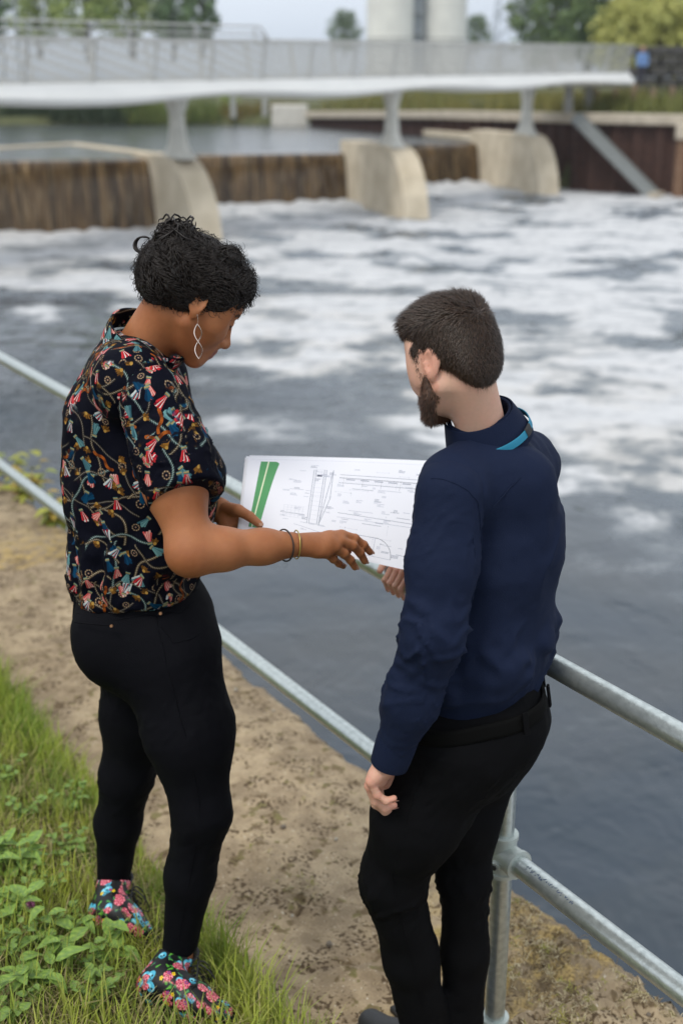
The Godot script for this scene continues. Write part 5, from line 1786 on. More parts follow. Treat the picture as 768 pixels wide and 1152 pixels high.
func woman_jeans() -> Array:
	var nz := noise(3.4, 3, 35)
	var f := Field.new()
	f.grow = 1.04
	f.cell = 0.0075
	f.chain([Vector3(-0.4273, 0.9806, -2.4284), Vector3(-0.4265, 0.8893, -2.4284), Vector3(-0.4134, 0.8126, -2.4284)], [0.106, 0.112, 0.117], 0.05, WR, 1.2)
	f.ball(Vector3(-0.4720, 0.8491, -2.3504), Vector3(0.082, 0.088, 0.085), 0.05)
	f.ball(Vector3(-0.5104, 0.7890, -2.5064), Vector3(0.080, 0.088, 0.085), 0.05)
	f.ball(Vector3(-0.3554, 0.8607, -2.4232), Vector3(0.080, 0.080, 0.12), 0.05)
	var hR := Vector3(-0.3524, 0.8134, -2.3400); var mR := Vector3(-0.3196, 0.6686, -2.3088); var kR := Vector3(-0.2956, 0.4879, -2.2828); var cR := Vector3(-0.3288, 0.3148, -2.2984); var aR := Vector3(-0.3671, 0.0842, -2.3088)
	f.chain([hR, mR, kR], [0.099, 0.084, 0.058], 0.05)
	f.chain([kR, cR, aR], [0.058, 0.050, 0.035], 0.03)
	var hL := Vector3(-0.4430, 0.7581, -2.5168); var mL := Vector3(-0.4613, 0.5930, -2.5272); var kL := Vector3(-0.4980, 0.4234, -2.5324); var cL := Vector3(-0.5294, 0.2863, -2.5480); var aL := Vector3(-0.5556, 0.0917, -2.5584)
	f.chain([hL, mL, kL], [0.094, 0.075, 0.057], 0.045)
	f.chain([kL, cL, aL], [0.057, 0.050, 0.036], 0.03)
	f.cuts = [[Vector3(-0.3666, 0.1118, -2.2984), Vector3(0.0, -1, 0.06).normalized()]]
	f.run()
	f.smooth(1, 0.5)
	f.push(func(p: Vector3, n: Vector3) -> float:
		var d := folds(p, mR, aR, 0.42, 0.18, 0.034, 0.0065, nz, 0.35) if p.z > -2.33 else folds(p, mL, aL, 0.40, 0.18, 0.034, 0.0065, nz, 0.35)
		d += (folds(p, hR, kR, 0.25, 0.35, 0.05, 0.006, nz, 0.5) if p.z > -2.33 else folds(p, hL, kL, 0.25, 0.35, 0.05, 0.006, nz, 0.5))
		d += (folds(p, kR, aR, 0.9, 0.25, 0.022, 0.003, nz, 0.3) if p.z > -2.33 else folds(p, kL, aL, 0.9, 0.25, 0.022, 0.003, nz, 0.3))
		d += 0.003 * nz.get_noise_3dv(p * 3.0)
		return d)
	f.smooth(1, 0.5)
	var st := begin(1)
	seam(st, f, [Vector3(-0.3652, 0.9547, -2.2568), Vector3(-0.3421, 0.8340, -2.2256), Vector3(-0.3083, 0.6802, -2.2152), Vector3(-0.2889, 0.5248, -2.2152), Vector3(-0.3250, 0.3258, -2.2360), Vector3(-0.3592, 0.1461, -2.2672)], 0.0011)
	seam(st, f, [Vector3(-0.5389, 0.9180, -2.3400), Vector3(-0.4469, 0.9393, -2.2568), Vector3(-0.3636, 0.9593, -2.2464), Vector3(-0.3004, 0.9686, -2.2776), Vector3(-0.2692, 0.9570, -2.3504)], 0.0012)
	seam(st, f, [Vector3(-0.3470, 0.9402, -2.2464), Vector3(-0.3298, 0.9027, -2.2360), Vector3(-0.2877, 0.8998, -2.2672), Vector3(-0.2617, 0.9028, -2.3296)], 0.0010)
	return [merged([f]), done(st)]

# strands that follow a hair volume towards (or away from) a place, waving as they go
func strands(st: SurfaceTool, f: Field, all: PackedInt32Array, seeds: PackedVector3Array, flow: Callable, steps: int, step: float, r0: float, wave: float, rate: float, lift: float, r: RandomNumberGenerator, sides := 4) -> void:
	for p0 in seeds:
		var p := p0
		var pts := []; var rr := []
		var ph := r.randf() * TAU
		var len := steps + r.randi_range(-2, 2)
		for j in len:
			var e := 0.004
			var v := f.value(p, all)
			var g := Vector3(f.value(p + Vector3(e, 0, 0), all) - v, f.value(p + Vector3(0, e, 0), all) - v, f.value(p + Vector3(0, 0, e), all) - v)
			g = g.normalized() if g.length() > 1e-7 else Vector3.UP
			p -= g * v
			var d: Vector3 = flow.call(p, g)
			d = d - g * d.dot(g)
			if d.length() < 1e-4: break
			d = d.normalized()
			var s := d.cross(g)
			var a := ph + j * rate
			pts.append(p + g * (lift + wave * 0.55 * sin(a)) + s * (wave * cos(a)))
			rr.append(r0 * (0.55 + 0.75 * sin(PI * (j + 0.6) / len)))
			p += d * step
		if pts.size() > 2: tube(st, pts, rr, sides, false)

func woman_hair() -> Array:
	var fr := w_frame()
	var at := func(x: float, y: float, z: float) -> Vector3: return W_HEAD + fr * (Vector3(x, y, z) * 0.955)
	var f := Field.new()
	f.grow = 1.04
	f.cell = 0.005
	f.ball(at.call(0, 0.030, -0.020), Vector3(0.079, 0.078, 0.099), 0.02, fr)
	f.ball(at.call(0, 0.068, 0.048), Vector3(0.064, 0.036, 0.042), 0.03, fr)
	f.ball(at.call(0, 0.004, -0.076), Vector3(0.068, 0.052, 0.042), 0.03, fr)
	for s in [-1.0, 1.0]: f.ball(at.call(s * 0.069, 0.036, 0.012), Vector3(0.018, 0.028, 0.040), 0.02, fr)
	var bun := Vector3(-0.3122, 1.6662, -2.4024)
	f.ball(bun, Vector3(0.032, 0.026, 0.030), 0.010)
	f.bone(bun, bun - Vector3(0, 0.03, 0), 0.018, 0.03, 0.01)
	f.ball(Vector3(-0.2111, 1.6326, -2.3920), Vector3(0.018, 0.016, 0.024), 0.018)
	for s in [-1.0, 1.0]: f.ball(at.call(s * 0.098, -0.012, -0.004), Vector3(0.022, 0.034, 0.020), 0.012, fr, true)   # clear of the ears
	f.run()
	f.smooth(1, 0.5)
	var r := RandomNumberGenerator.new()
	r.seed = 17
	var all := PackedInt32Array(range(f.kind.size()))
	var st := begin(1)
	var seeds := PackedVector3Array()
	while seeds.size() < 3600: seeds.append(f.verts[r.randi() % f.verts.size()] + Vector3(r.randfn(), r.randfn(), r.randfn()) * 0.003)
	var goal := bun - Vector3(0, 0.02, 0)
	strands(st, f, all, seeds, func(p: Vector3, g: Vector3) -> Vector3: return (goal - p) + Vector3(0.04 * sin(p.x * 90.0 + p.y * 60.0), 0.05 * sin(p.z * 80.0), 0.05 * cos(p.y * 85.0 + p.x * 50.0)), 11, 0.0052, 0.00115, 0.0050, 1.2, 0.0014, r, 3)
	# loose small curls that break the outline
	for k in 1500:
		var p := f.verts[r.randi() % f.verts.size()]
		var out := (p - W_HEAD).normalized()
		if p.distance_to(bun) < 0.05: out = (p - bun).normalized()
		var u := out.cross(Vector3(r.randfn(), r.randfn(), r.randfn())).normalized()
		var v := out.cross(u)
		var pts := []; var rr := []
		var rad := r.randf_range(0.003, 0.0075); var turns := r.randf_range(0.6, 1.6); var along := r.randf_range(0.004, 0.013)
		for j in 12:
			var t := j / 11.0
			var a := TAU * turns * t
			pts.append(p + out * (along * t + 0.001 + rad * (1.0 - cos(a)) * 0.35) + u * (sin(a) * rad) + v * ((1.0 - cos(a)) * rad * 0.8))
			rr.append(0.00055 * (1.2 - t * 0.8))
		tube(st, pts, rr, 3, false)
	# the coiled loops of the bun
	for k in 240:
		var n := Vector3(r.randfn(), r.randfn(), r.randfn()).normalized()
		var u := n.cross(Vector3(0.3, 1, 0.2)).normalized(); var v := n.cross(u)
		var c := bun + Vector3(r.randfn(), r.randfn() * 0.8, r.randfn()) * 0.012
		var rad := r.randf_range(0.013, 0.030)
		var pts := []; var rr := []
		var a0 := r.randf() * TAU; var sweep := r.randf_range(2.0, 4.6)
		for j in 14:
			var a := a0 + sweep * j / 13.0
			pts.append(c + (u * cos(a) + v * sin(a)) * rad * (1.0 + 0.12 * sin(a * 6.0)))
			rr.append(0.0015 * (0.5 + sin(PI * j / 13.0)))
		tube(st, pts, rr, 4, false)
	# one loop hanging off the back of the bun
	for k in 3:
		var pts := []; var rr := []
		for j in 18:
			var a := 0.9 + k * 0.25 + 5.2 * j / 17.0
			pts.append(Vector3(-0.3752, 1.6533, -2.4128) + Vector3(cos(a) * (0.016 + k * 0.002), sin(a) * 0.015, 0.006 * sin(a * 2.0) + k * 0.004))
			rr.append(0.0019)
		tube(st, pts, rr, 5, false)
	tube(st, [Vector3(-0.3313, 1.6546, -2.4024), Vector3(-0.3444, 1.6629, -2.4024), Vector3(-0.3585, 1.6656, -2.4076)], [0.003, 0.0025, 0.002], 5, false)
	return [f.mesh(), done(st)]

func boot(heel: Vector3, toe_: Vector3, top: Vector3, lean: Vector3) -> Array:
	var up := Vector3.UP
	var d := (toe_ - heel).normalized()
	var s := d.cross(up).normalized()
	var f := Field.new()
	f.grow = 1.04
	f.cell = 0.005
	var long := heel.distance_to(toe_)
	f.bone(heel + d * 0.030 + up * 0.036, heel + d * (long * 0.55) + up * 0.040, 0.028, 0.031, 0.03, up, 1.0)
	f.bone(heel + d * (long * 0.55) + up * 0.044, toe_ - d * 0.036 + up * 0.036, 0.034, 0.026, 0.03, up, 0.85)
	f.bone(heel + d * 0.045 + up * 0.06, top + (top - heel) * 0.1, 0.035, 0.0365, 0.03, d, 1.08)
	f.bone(heel + d * 0.08 + up * 0.075, heel + d * (long * 0.6) + up * 0.048, 0.029, 0.027, 0.03)
	f.cuts = [[top, (top - heel - d * 0.045).normalized()], [heel + up * 0.016, -up]]
	f.run()
	f.smooth(1, 0.5)
	var sole := begin()
	var out := PackedVector2Array()
	for k in 28:
		var a := TAU * k / 28.0
		var x := cos(a); var y := sin(a)
		var w := (0.040 if x > -0.1 else 0.036) * (1.0 - 0.12 * clampf(x, 0, 1))
		out.append(Vector2(long * 0.5 + signf(x) * pow(absf(x), 0.75) * (long * 0.5 + 0.004), signf(y) * pow(absf(y), 0.8) * w * (0.86 if absf(x + 0.25) < 0.3 else 1.0)))
	prism(sole, out, heel + up * 0.010, d, s, up * 0.013)
	# laces up the front and a loose bow
	var lace := begin(1)
	for k in 5:
		var t := k / 4.0
		var c := (heel + d * (long * 0.60) + up * 0.088).lerp(top + d * 0.050 - up * 0.012, t)
		tube(lace, [c - s * 0.017 - d * 0.006, c + up * 0.003 + d * 0.002, c + s * 0.017 - d * 0.006 + up * 0.008], [0.0018, 0.002, 0.0018], 6)
		tube(lace, [c + s * 0.017 - d * 0.006, c + up * 0.004 + d * 0.003, c - s * 0.017 - d * 0.006 + up * 0.008], [0.0018, 0.002, 0.0018], 6)
	var b0 := top + d * 0.050 - up * 0.016
	for q in [[1.0, 0.9], [-1.0, 0.5]]:
		var pts := []; var rr := []
		for j in 14:
			var a: float = PI * 2.0 * j / 13.0
			pts.append(b0 + d * (0.030 * (1.0 - cos(a)) * q[1]) + s * (q[0] * 0.012 * sin(a * 0.5)) + up * (-0.022 * sin(a) - 0.010 * (1.0 - cos(a))))
			rr.append(0.0019)
		tube(lace, pts, rr, 6)
	for q in [-1.0, 1.0]:
		tube(lace, [b0, b0 + d * 0.02 + s * q * 0.01 - up * 0.02, b0 + d * 0.024 + s * q * 0.014 - up * 0.05], [0.0018, 0.0018, 0.0016], 6)
	# black tongue and padded rim
	var cuff := band(top - up * 0.004, d * 0.0425, s * 0.0395, (top - heel).normalized() * 0.012, 1.02, 0.006, 0.0, TAU)
	return [f.mesh(), done(sole), done(lace), cuff]

func woman_boots() -> Array:
	var hR := Vector3(-0.4447, 0.0280, -2.2487); var tR := Vector3(-0.2262, 0.0120, -2.1685)
	var hL := Vector3(-0.5965, 0.0340, -2.4921); var tL := Vector3(-0.4349, 0.0180, -2.4282)
	return [boot(hR, tR, Vector3(-0.3684, 0.0986, -2.3088), Vector3.ZERO), boot(hL, tL, Vector3(-0.5507, 0.1209, -2.5532), Vector3.ZERO)]

# ================= person in the navy shirt =================
const MF := Vector3(-0.89, 0, -0.456)         # way his trunk faces
const ML := Vector3(-0.456, 0, 0.89)          # his left, towards the camera
const M_HEAD := Vector3(0.1966, 1.4864, -2.1700)

func m_frame() -> Basis:
	var f := Vector3(-0.69 * cos(0.33), -sin(0.33), -0.724 * cos(0.33)).normalized()
	var r := Vector3(0.724, 0.0, -0.69).normalized()
	r = (r - f * r.dot(f)).normalized()
	var u := r.cross(f)
	if u.y < 0: u = -u
	return Basis(r, u, f)

func m_left_fingers() -> Array:      # index first; hangs with the palm to the rear
	return [
		[Vector3(0.0679, 0.6759, -2.0750), Vector3(0.0754, 0.6376, -2.0830), Vector3(0.0894, 0.6192, -2.0870), Vector3(0.1048, 0.6225, -2.0850)],
		[Vector3(0.0572, 0.6843, -2.0550), Vector3(0.0662, 0.6443, -2.0630), Vector3(0.0835, 0.6267, -2.0660), Vector3(0.1004, 0.6319, -2.0640)],
		[Vector3(0.0533, 0.7010, -2.0340), Vector3(0.0637, 0.6659, -2.0380), Vector3(0.0824, 0.6492, -2.0400), Vector3(0.0991, 0.6550, -2.0400)],
		[Vector3(0.0543, 0.7228, -2.0140), Vector3(0.0661, 0.6944, -2.0140), Vector3(0.0828, 0.6811, -2.0140), Vector3(0.0977, 0.6855, -2.0160)]]

func rail_point(s: float, a: float, r: float) -> Vector3:
	return O + T * s + Vector3.UP * 1.013 + (-N * cos(a) + Vector3.UP * sin(a)) * (r + 0.002)

func m_right_fingers() -> Array:     # closed round the top rail
	var c := (Vector3(0.1310, 0.8460, -2.6984) - O).dot(T)
	var out := []
	for i in 4:
		var s := c - 0.010 + 0.021 * i
		out.append([rail_point(s + 0.004, 2.2, 0.036), rail_point(s, 1.1, 0.034), rail_point(s - 0.002, 0.1, 0.033), rail_point(s - 0.002, -0.75, 0.032)])
	return out

func man_body() -> Array:
	var fr := m_frame()
	var head := head_field(M_HEAD, fr, 0.86, false, Vector3(0.2595, 1.3210, -2.2000), 0.040, 0.043)
	var el := Vector3(0.1591, 1.0248, -1.9900); var wr := Vector3(0.0875, 0.7610, -2.0350); var sh := Vector3(0.1886, 1.2578, -2.0700)
	var arm := Field.new()
	arm.cell = 0.009
	arm.chain([sh, el, el.lerp(wr, 0.35), wr], [0.05, 0.04, 0.038, 0.026], 0.03)
	arm.run()
	var wrR := Vector3(0.1811, 0.9273, -2.4400); var elR := Vector3(0.2623, 0.8020, -2.4600); var shR := Vector3(0.3398, 1.2104, -2.3800)
	var arm2 := Field.new()
	arm2.cell = 0.012
	arm2.chain([shR, elR, wrR], [0.05, 0.04, 0.027], 0.03)
	arm2.run()
	var hl := hand_field(wr, 0.026, m_left_fingers(), [wr.lerp(Vector3(0.0679, 0.6759, -2.0750), 0.2), Vector3(0.0889, 0.6871, -2.0950), Vector3(0.0914, 0.6495, -2.1050), Vector3(0.0969, 0.6257, -2.1050)], Vector3(-0.8, 0.1, 0.6).normalized(), 1.2)
	var c := (Vector3(0.1310, 0.8460, -2.6984) - O).dot(T)
	var hr := hand_field(wrR, 0.026, m_right_fingers(), [wrR.lerp(rail_point(c, 2.2, 0.036), 0.3), rail_point(c - 0.035, 2.0, 0.045), rail_point(c - 0.045, 1.2, 0.034), rail_point(c - 0.038, 0.5, 0.034)], Vector3.UP, 1.05)
	var trunk := Field.new()
	trunk.cell = 0.014
	trunk.chain([Vector3(0.2622, 1.3346, -2.2000), Vector3(0.2742, 1.2077, -2.2200), Vector3(0.2734, 1.0678, -2.2100), Vector3(0.2691, 0.9233, -2.2000), Vector3(0.2659, 0.7687, -2.2000)], [0.035, 0.07, 0.085, 0.08, 0.085], 0.03, ML, 1.2)
	trunk.bone(sh, shR, 0.035, 0.035, 0.03)
	trunk.chain([Vector3(0.2241, 0.7541, -2.1200), Vector3(0.1022, 0.4283, -2.1300), Vector3(0.1974, -0.0612, -2.1700)], [0.06, 0.038, 0.028], 0.04)
	trunk.chain([Vector3(0.2958, 0.6742, -2.2800), Vector3(0.2559, 0.3706, -2.2200), Vector3(0.2669, -0.0952, -2.2200)], [0.06, 0.035, 0.028], 0.04)
	trunk.run()
	var inv := fr.transposed()
	var tint := noise(9.0, 3, 5); var fine := noise(120.0, 2, 6)
	var hands := [m_left_fingers(), m_right_fingers()]
	var paint := func(p: Vector3, n: Vector3) -> Color:
		var l: Vector3 = inv * (p - M_HEAD) / 0.86
		var col := Color(0.68, 0.425, 0.315)
		col = col.lerp(Color(0.70, 0.40, 0.30), clampf(0.5 + tint.get_noise_3dv(p * 1.5), 0.0, 1.0))
		col = col * (1.0 + 0.05 * fine.get_noise_3dv(p))
		if l.length() < 0.16:
			if absf(l.x) > 0.07 and l.z < 0.02 and l.z > -0.04: col = col.lerp(Color(0.62, 0.27, 0.19), 0.5)       # ruddy ears
			var ex := absf(l.x) - 0.031
			if l.z > 0.05 and absf(ex) < 0.022 and absf(l.y - 0.022 + ex * ex * 14.0) < 0.0042: col = col.lerp(Color(0.05, 0.025, 0.015), 0.8)
		elif p.y < 1.0:
			col = col.lerp(Color(0.60, 0.27, 0.19), 0.35)
			for fg in hands:
				for q in fg:
					if p.distance_to(q[0]) < 0.014 or p.distance_to(q[1]) < 0.010 or p.distance_to(q[3]) < 0.012: col = col.lerp(Color(0.58, 0.22, 0.16), 0.25)
		return col
	return [merged([head, arm, arm2, hl, hr, trunk], paint), nails(m_left_fingers(), Vector3(0.2, -1.0, 0.5), 0.0078)]

func man_shirt() -> Array:
	var nz := noise(3.0, 3, 53)
	var f := Field.new()
	f.cell = 0.0065
	f.chain([Vector3(0.2877, 1.2041, -2.2200), Vector3(0.2910, 1.1633, -2.2200), Vector3(0.2913, 1.0860, -2.2100), Vector3(0.2815, 0.9610, -2.2000), Vector3(0.2674, 0.8757, -2.2000), Vector3(0.2592, 0.7090, -2.2000)], [0.092, 0.108, 0.112, 0.105, 0.108, 0.104], 0.05, ML, 1.28)
	f.bone(Vector3(0.1972, 1.2611, -2.0800), Vector3(0.3633, 1.2203, -2.3600), 0.060, 0.060, 0.05)
	f.bone(Vector3(0.2650, 1.3051, -2.1850), Vector3(0.2016, 1.2760, -2.1000), 0.046, 0.056, 0.05)
	f.bone(Vector3(0.2950, 1.2987, -2.2300), Vector3(0.3628, 1.2448, -2.3400), 0.046, 0.054, 0.05)
	f.bone(Vector3(0.3304, 1.2682, -2.1400), Vector3(0.3393, 1.1409, -2.1600), 0.055, 0.055, 0.06)
	f.cuts = [[Vector3(0.2824, 0.7982, -2.2000), Vector3(0.16, -1, 0.06).normalized()]]
	f.run()
	f.smooth(2, 0.5)
	var sh := Vector3(0.1891, 1.2677, -2.0600); var el := Vector3(0.1619, 1.0350, -1.9900); var wr := Vector3(0.0891, 0.7527, -2.0300)
	f.push(func(p: Vector3, n: Vector3) -> float:
		var d := 0.0
		var q := p.dot(ML); var w := p.dot(MF)
		# drag lines from the shoulder blade down to the waist, blousing over the belt
		var lines := 1.0 - absf(sin(q * 17.0 + p.y * 9.0 + nz.get_noise_3dv(p * 1.3) * 2.6))
		d += 0.011 * (pow(lines, 2.6) - 0.25) * smoothstep(1.30, 1.1, p.y) * (0.5 + nz.get_noise_3dv(p * 1.7))
		var blouse := exp(-pow((p.y - 0.93) / 0.06, 2.0))
		d += 0.014 * blouse + 0.010 * blouse * sin(w * 38.0 + q * 22.0 + nz.get_noise_3dv(p * 3.0) * 3.0)
		d += 0.005 * nz.get_noise_3dv(p * 3.0)
		# yoke seam
		var yoke := p.y - (1.235 + 0.12 * (q - 2.0))
		return d)
	var s := Field.new()
	s.cell = 0.0065
	s.chain([sh, sh.lerp(el, 0.5), el], [0.063, 0.060, 0.054], 0.03)
	s.chain([el, el.lerp(wr, 0.5), wr], [0.054, 0.047, 0.033], 0.04)
	var ed := (wr - el.lerp(wr, 0.5)).normalized()
	s.cuts = [[wr - ed * 0.012, ed]]
	s.run()
	s.smooth(1, 0.5)
	s.push(func(p: Vector3, n: Vector3) -> float:
		var d := folds(p, sh, el, 0.98, 0.28, 0.052, 0.015, nz, 0.35)
		d += folds(p, el, wr, 0.22, 0.34, 0.046, 0.015, nz, 0.35)
		d += folds(p, el, wr, 0.85, 0.2, 0.020, 0.005, nz, 0.3)
		d += folds(p, sh, el, 0.3, 0.3, 0.06, 0.006, nz, 0.8)
		return d + 0.004 * nz.get_noise_3dv(p * 4.0))
	s.smooth(1, 0.4)
	var shR := Vector3(0.3468, 1.2247, -2.3700); var elR := Vector3(0.2658, 0.8126, -2.4600); var wrR := Vector3(0.1888, 0.9191, -2.4400)
	var s2 := Field.new()
	s2.cell = 0.010
	s2.chain([shR, elR, wrR], [0.062, 0.052, 0.034], 0.03)
	s2.run()
	var st := begin(1)
	seam(st, s, [Vector3(0.1597, 1.3033, -2.0300), Vector3(0.1941, 1.2969, -2.0200), Vector3(0.2253, 1.2713, -2.0200), Vector3(0.2422, 1.2261, -2.0200), Vector3(0.2517, 1.1647, -2.0300)], 0.0013)
	seam(st, f, [Vector3(0.2416, 1.2445, -2.0800), Vector3(0.2963, 1.2711, -2.1000), Vector3(0.3484, 1.2856, -2.1600), Vector3(0.3872, 1.2784, -2.2400)], 0.0012)
	seam(st, s, [Vector3(0.2191, 1.2171, -2.0000), Vector3(0.2100, 1.1184, -2.0000), Vector3(0.1955, 0.9821, -2.0000), Vector3(0.1665, 0.8761, -2.0000), Vector3(0.1333, 0.8015, -2.0100)], 0.0010)
	return [merged([f, s, s2]), done(st)]

func man_trousers() -> Array:
	var nz := noise(3.2, 3, 57)
	var f := Field.new()
	f.cell = 0.008
	f.chain([Vector3(0.2730, 0.8177, -2.2000), Vector3(0.2716, 0.7588, -2.2000), Vector3(0.2688, 0.6889, -2.2000)], [0.102, 0.108, 0.105], 0.05, ML, 1.25)
	f.ball(Vector3(0.3130, 0.7720, -2.1400), Vector3(0.082, 0.09, 0.088), 0.05)
	f.ball(Vector3(0.3509, 0.7039, -2.2900), Vector3(0.080, 0.09, 0.085), 0.05)
	f.ball(Vector3(0.2042, 0.7444, -2.1900), Vector3(0.08, 0.08, 0.11), 0.05)
	var hL := Vector3(0.2164, 0.7250, -2.1200); var mL := Vector3(0.1507, 0.5759, -2.1200); var kL := Vector3(0.1022, 0.4283, -2.1300); var cL := Vector3(0.1447, 0.2237, -2.1500); var aL := Vector3(0.1977, -0.0733, -2.1700)
	f.chain([hL, mL, kL], [0.098, 0.084, 0.064], 0.05)
	f.chain([kL, cL, aL], [0.064, 0.055, 0.050], 0.03)
	var hR := Vector3(0.2918, 0.6326, -2.2800); var mR := Vector3(0.2518, 0.4982, -2.2400); var kR := Vector3(0.2559, 0.3706, -2.2200); var cR := Vector3(0.2659, 0.1791, -2.2200); var aR := Vector3(0.2653, -0.1075, -2.2200)
	f.chain([hR, mR, kR], [0.092, 0.070, 0.053], 0.05)
	f.chain([kR, cR, aR], [0.053, 0.048, 0.048], 0.03)
	f.cuts = [[Vector3(0, -0.145, 0), -Vector3.UP]]
	f.run()
	f.smooth(1, 0.5)
	f.push(func(p: Vector3, n: Vector3) -> float:
		var near := (p - hL.lerp(kL, 0.5)).dot(ML) > -0.09
		var d := 0.0
		if near:
			d += folds(p, mL, cL, 0.5, 0.22, 0.055, 0.014, nz, 0.5) + folds(p, cL, aL, 0.7, 0.5, 0.06, 0.010, nz, 0.6) + folds(p, hL, kL, 0.1, 0.4, 0.07, 0.010, nz, 0.6)
		else:
			d += folds(p, mR, cR, 0.55, 0.3, 0.045, 0.012, nz, 0.6) + folds(p, cR, aR, 0.7, 0.5, 0.05, 0.008, nz, 0.8)
		return d + 0.005 * nz.get_noise_3dv(p * 2.6))
	f.smooth(1, 0.5)
	var c := Vector3(0.2823, 0.8021, -2.2000)
	var up := Vector3(-0.16, 1, -0.06).normalized()
	var fx := (-MF + up * MF.dot(up)).normalized(); var rx := up.cross(fx).normalized()
	var g := girdle(f, c, up, fx, rx, 0.016, 0.004)
	var st := begin(1)
	seam(st, f, [Vector3(0.1424, 0.7301, -2.0300), Vector3(0.1195, 0.6148, -2.0300), Vector3(0.0967, 0.4814, -2.0500), Vector3(0.1320, 0.2987, -2.0700), Vector3(0.1769, 0.1050, -2.0900)], 0.0009)
	var loops := []
	for a in [0.15, 0.9, 1.7, -0.7, 2.6]:
		var rr: float = g[1][int(fposmod(a, TAU) / TAU * 72.0) % 72] + 0.008
		var d := fx * cos(a) + rx * sin(a)
		loops.append(beam_mesh(c + d * rr, up * 0.023, d.cross(up).normalized() * 0.006, d * 0.0025, 0.0015))
	return [merged([f]), g[0], done(st), loops]

func man_hair() -> Array:
	var fr := m_frame()
	var at := func(x: float, y: float, z: float) -> Vector3: return M_HEAD + fr * (Vector3(x, y, z) * 0.86)
	var inv := fr.transposed()
	var r := RandomNumberGenerator.new()
	r.seed = 27
	# scalp cap: thick on top, cropped close at the sides and nape
	var f := Field.new()
	f.cell = 0.0042
	f.grow = 0.86
	f.ball(at.call(0, 0.035, -0.013), Vector3(0.0775, 0.084, 0.0995), 0.02, fr)
	f.ball(at.call(0, 0.082, 0.012), Vector3(0.062, 0.038, 0.080), 0.03, fr)
	f.ball(at.call(0, 0.074, 0.066), Vector3(0.050, 0.026, 0.028), 0.03, fr)
	f.ball(at.call(0, -0.014, -0.068), Vector3(0.058, 0.058, 0.038), 0.03, fr)
	for s in [-1.0, 1.0]:
		f.ball(at.call(s * 0.090, -0.012, -0.002), Vector3(0.026, 0.044, 0.022), 0.010, fr, true)
		f.bone(at.call(s * 0.069, 0.03, 0.034), at.call(s * 0.066, -0.025, 0.028), 0.010, 0.007, 0.012)
	f.ball(at.call(0, -0.02, 0.09), Vector3(0.09, 0.066, 0.052), 0.015, fr, true)
	f.run()
	f.smooth(1, 0.5)
	var hv := PackedVector3Array(); var hn := PackedVector3Array(); var hc := PackedColorArray()
	var nn := f.normals()
	var flow := noise(20.0, 2, 8)
	for k in 30000:
		var i := r.randi() % f.verts.size()
		var n := nn[i]
		var away := Vector3(r.randfn(), r.randfn(), r.randfn()) * 0.003
		var p := f.verts[i] + away - n * away.dot(n)
		var l: Vector3 = inv * (p - M_HEAD) / 0.86
		var top := smoothstep(0.05, 0.10, l.y)
		# whorl at the crown: forward on top, down at the sides and the back
		var d := (fr.z * top + (-fr.y) * (1.0 - top) + fr.x * (r.randf_range(-0.3, 0.3) + 0.7 * flow.get_noise_3dv(p) + 0.15 * signf(l.x)) + fr.z * 0.25 * (1.0 - top)).normalized()
		d = (d - n * d.dot(n)).normalized()
		var long := lerpf(0.010, 0.024, top) * r.randf_range(0.6, 1.2)
		if l.z > 0.075 and l.y > 0.06: long *= 0.9; d = (d * 0.6 + fr.x * r.randf_range(-0.4, 0.4) - fr.y * 0.25).normalized()
		var s := d.cross(n).normalized() * r.randf_range(0.0002, 0.0005)
		var lift := lerpf(0.14, 0.40, top) + r.randf_range(-0.08, 0.2)
		var a := p - n * 0.001
		var b := p + d * long * 0.55 + n * long * lift * 0.8
		var c := p + d * long + n * long * lift * 0.9 + Vector3(r.randfn(), r.randfn(), r.randfn()) * long * 0.06
		var col := Color(0.021, 0.0115, 0.007).lerp(Color(0.056, 0.030, 0.0165), r.randf())
		for v in [a - s, a + s, b + s, a - s, b + s, b - s, b - s, b + s, c]:
			hv.append(v); hn.append((n + d * 0.2).normalized()); hc.append(col)
	# stray short hairs that fade the nape and the temples into the skin
	for k in 5200:
		var i := r.randi() % f.verts.size()
		var p := f.verts[i]; var n := nn[i]
		var l: Vector3 = inv * (p - M_HEAD) / 0.86
		if l.y > 0.012 or l.z > -0.02: continue
		var d := (-fr.y + fr.x * r.randf_range(-0.3, 0.3) + fr.z * 0.2).normalized()
		var long := r.randf_range(0.008, 0.024)
		var s := d.cross(n).normalized() * 0.00022
		var col := Color(0.05, 0.03, 0.02).lerp(Color(0.12, 0.07, 0.045), r.randf())
		var a := p - n * 0.001; var c := p + d * long - n * (0.002 + 0.10 * long)
		for v in [a - s, a + s, c]:
			hv.append(v); hn.append(n); hc.append(col)
	# beard: a volume on the jaw and its hairs
	var g := Field.new()
	g.grow = 0.86
	g.cell = 0.0042
	for s in [-1.0, 1.0]:
		g.bone(at.call(s * 0.0655, -0.020, 0.022), at.call(s * 0.061, -0.062, 0.022), 0.008, 0.015, 0.012)
		g.bone(at.call(s * 0.059, -0.058, 0.024), at.call(s * 0.026, -0.106, 0.072), 0.017, 0.020, 0.02)
		g.bone(at.call(s * 0.010, -0.058, 0.094), at.call(s * 0.027, -0.075, 0.084), 0.007, 0.008, 0.01)
		g.ball(at.call(s * 0.040, -0.070, 0.062), Vector3(0.014, 0.022, 0.016), 0.015, fr)
	g.ball(at.call(0, -0.106, 0.078), Vector3(0.028, 0.021, 0.022), 0.02, fr)
	g.run()
	g.smooth(1, 0.5)
	var gn := g.normals()
	var bv := PackedVector3Array(); var bn := PackedVector3Array(); var bc := PackedColorArray()
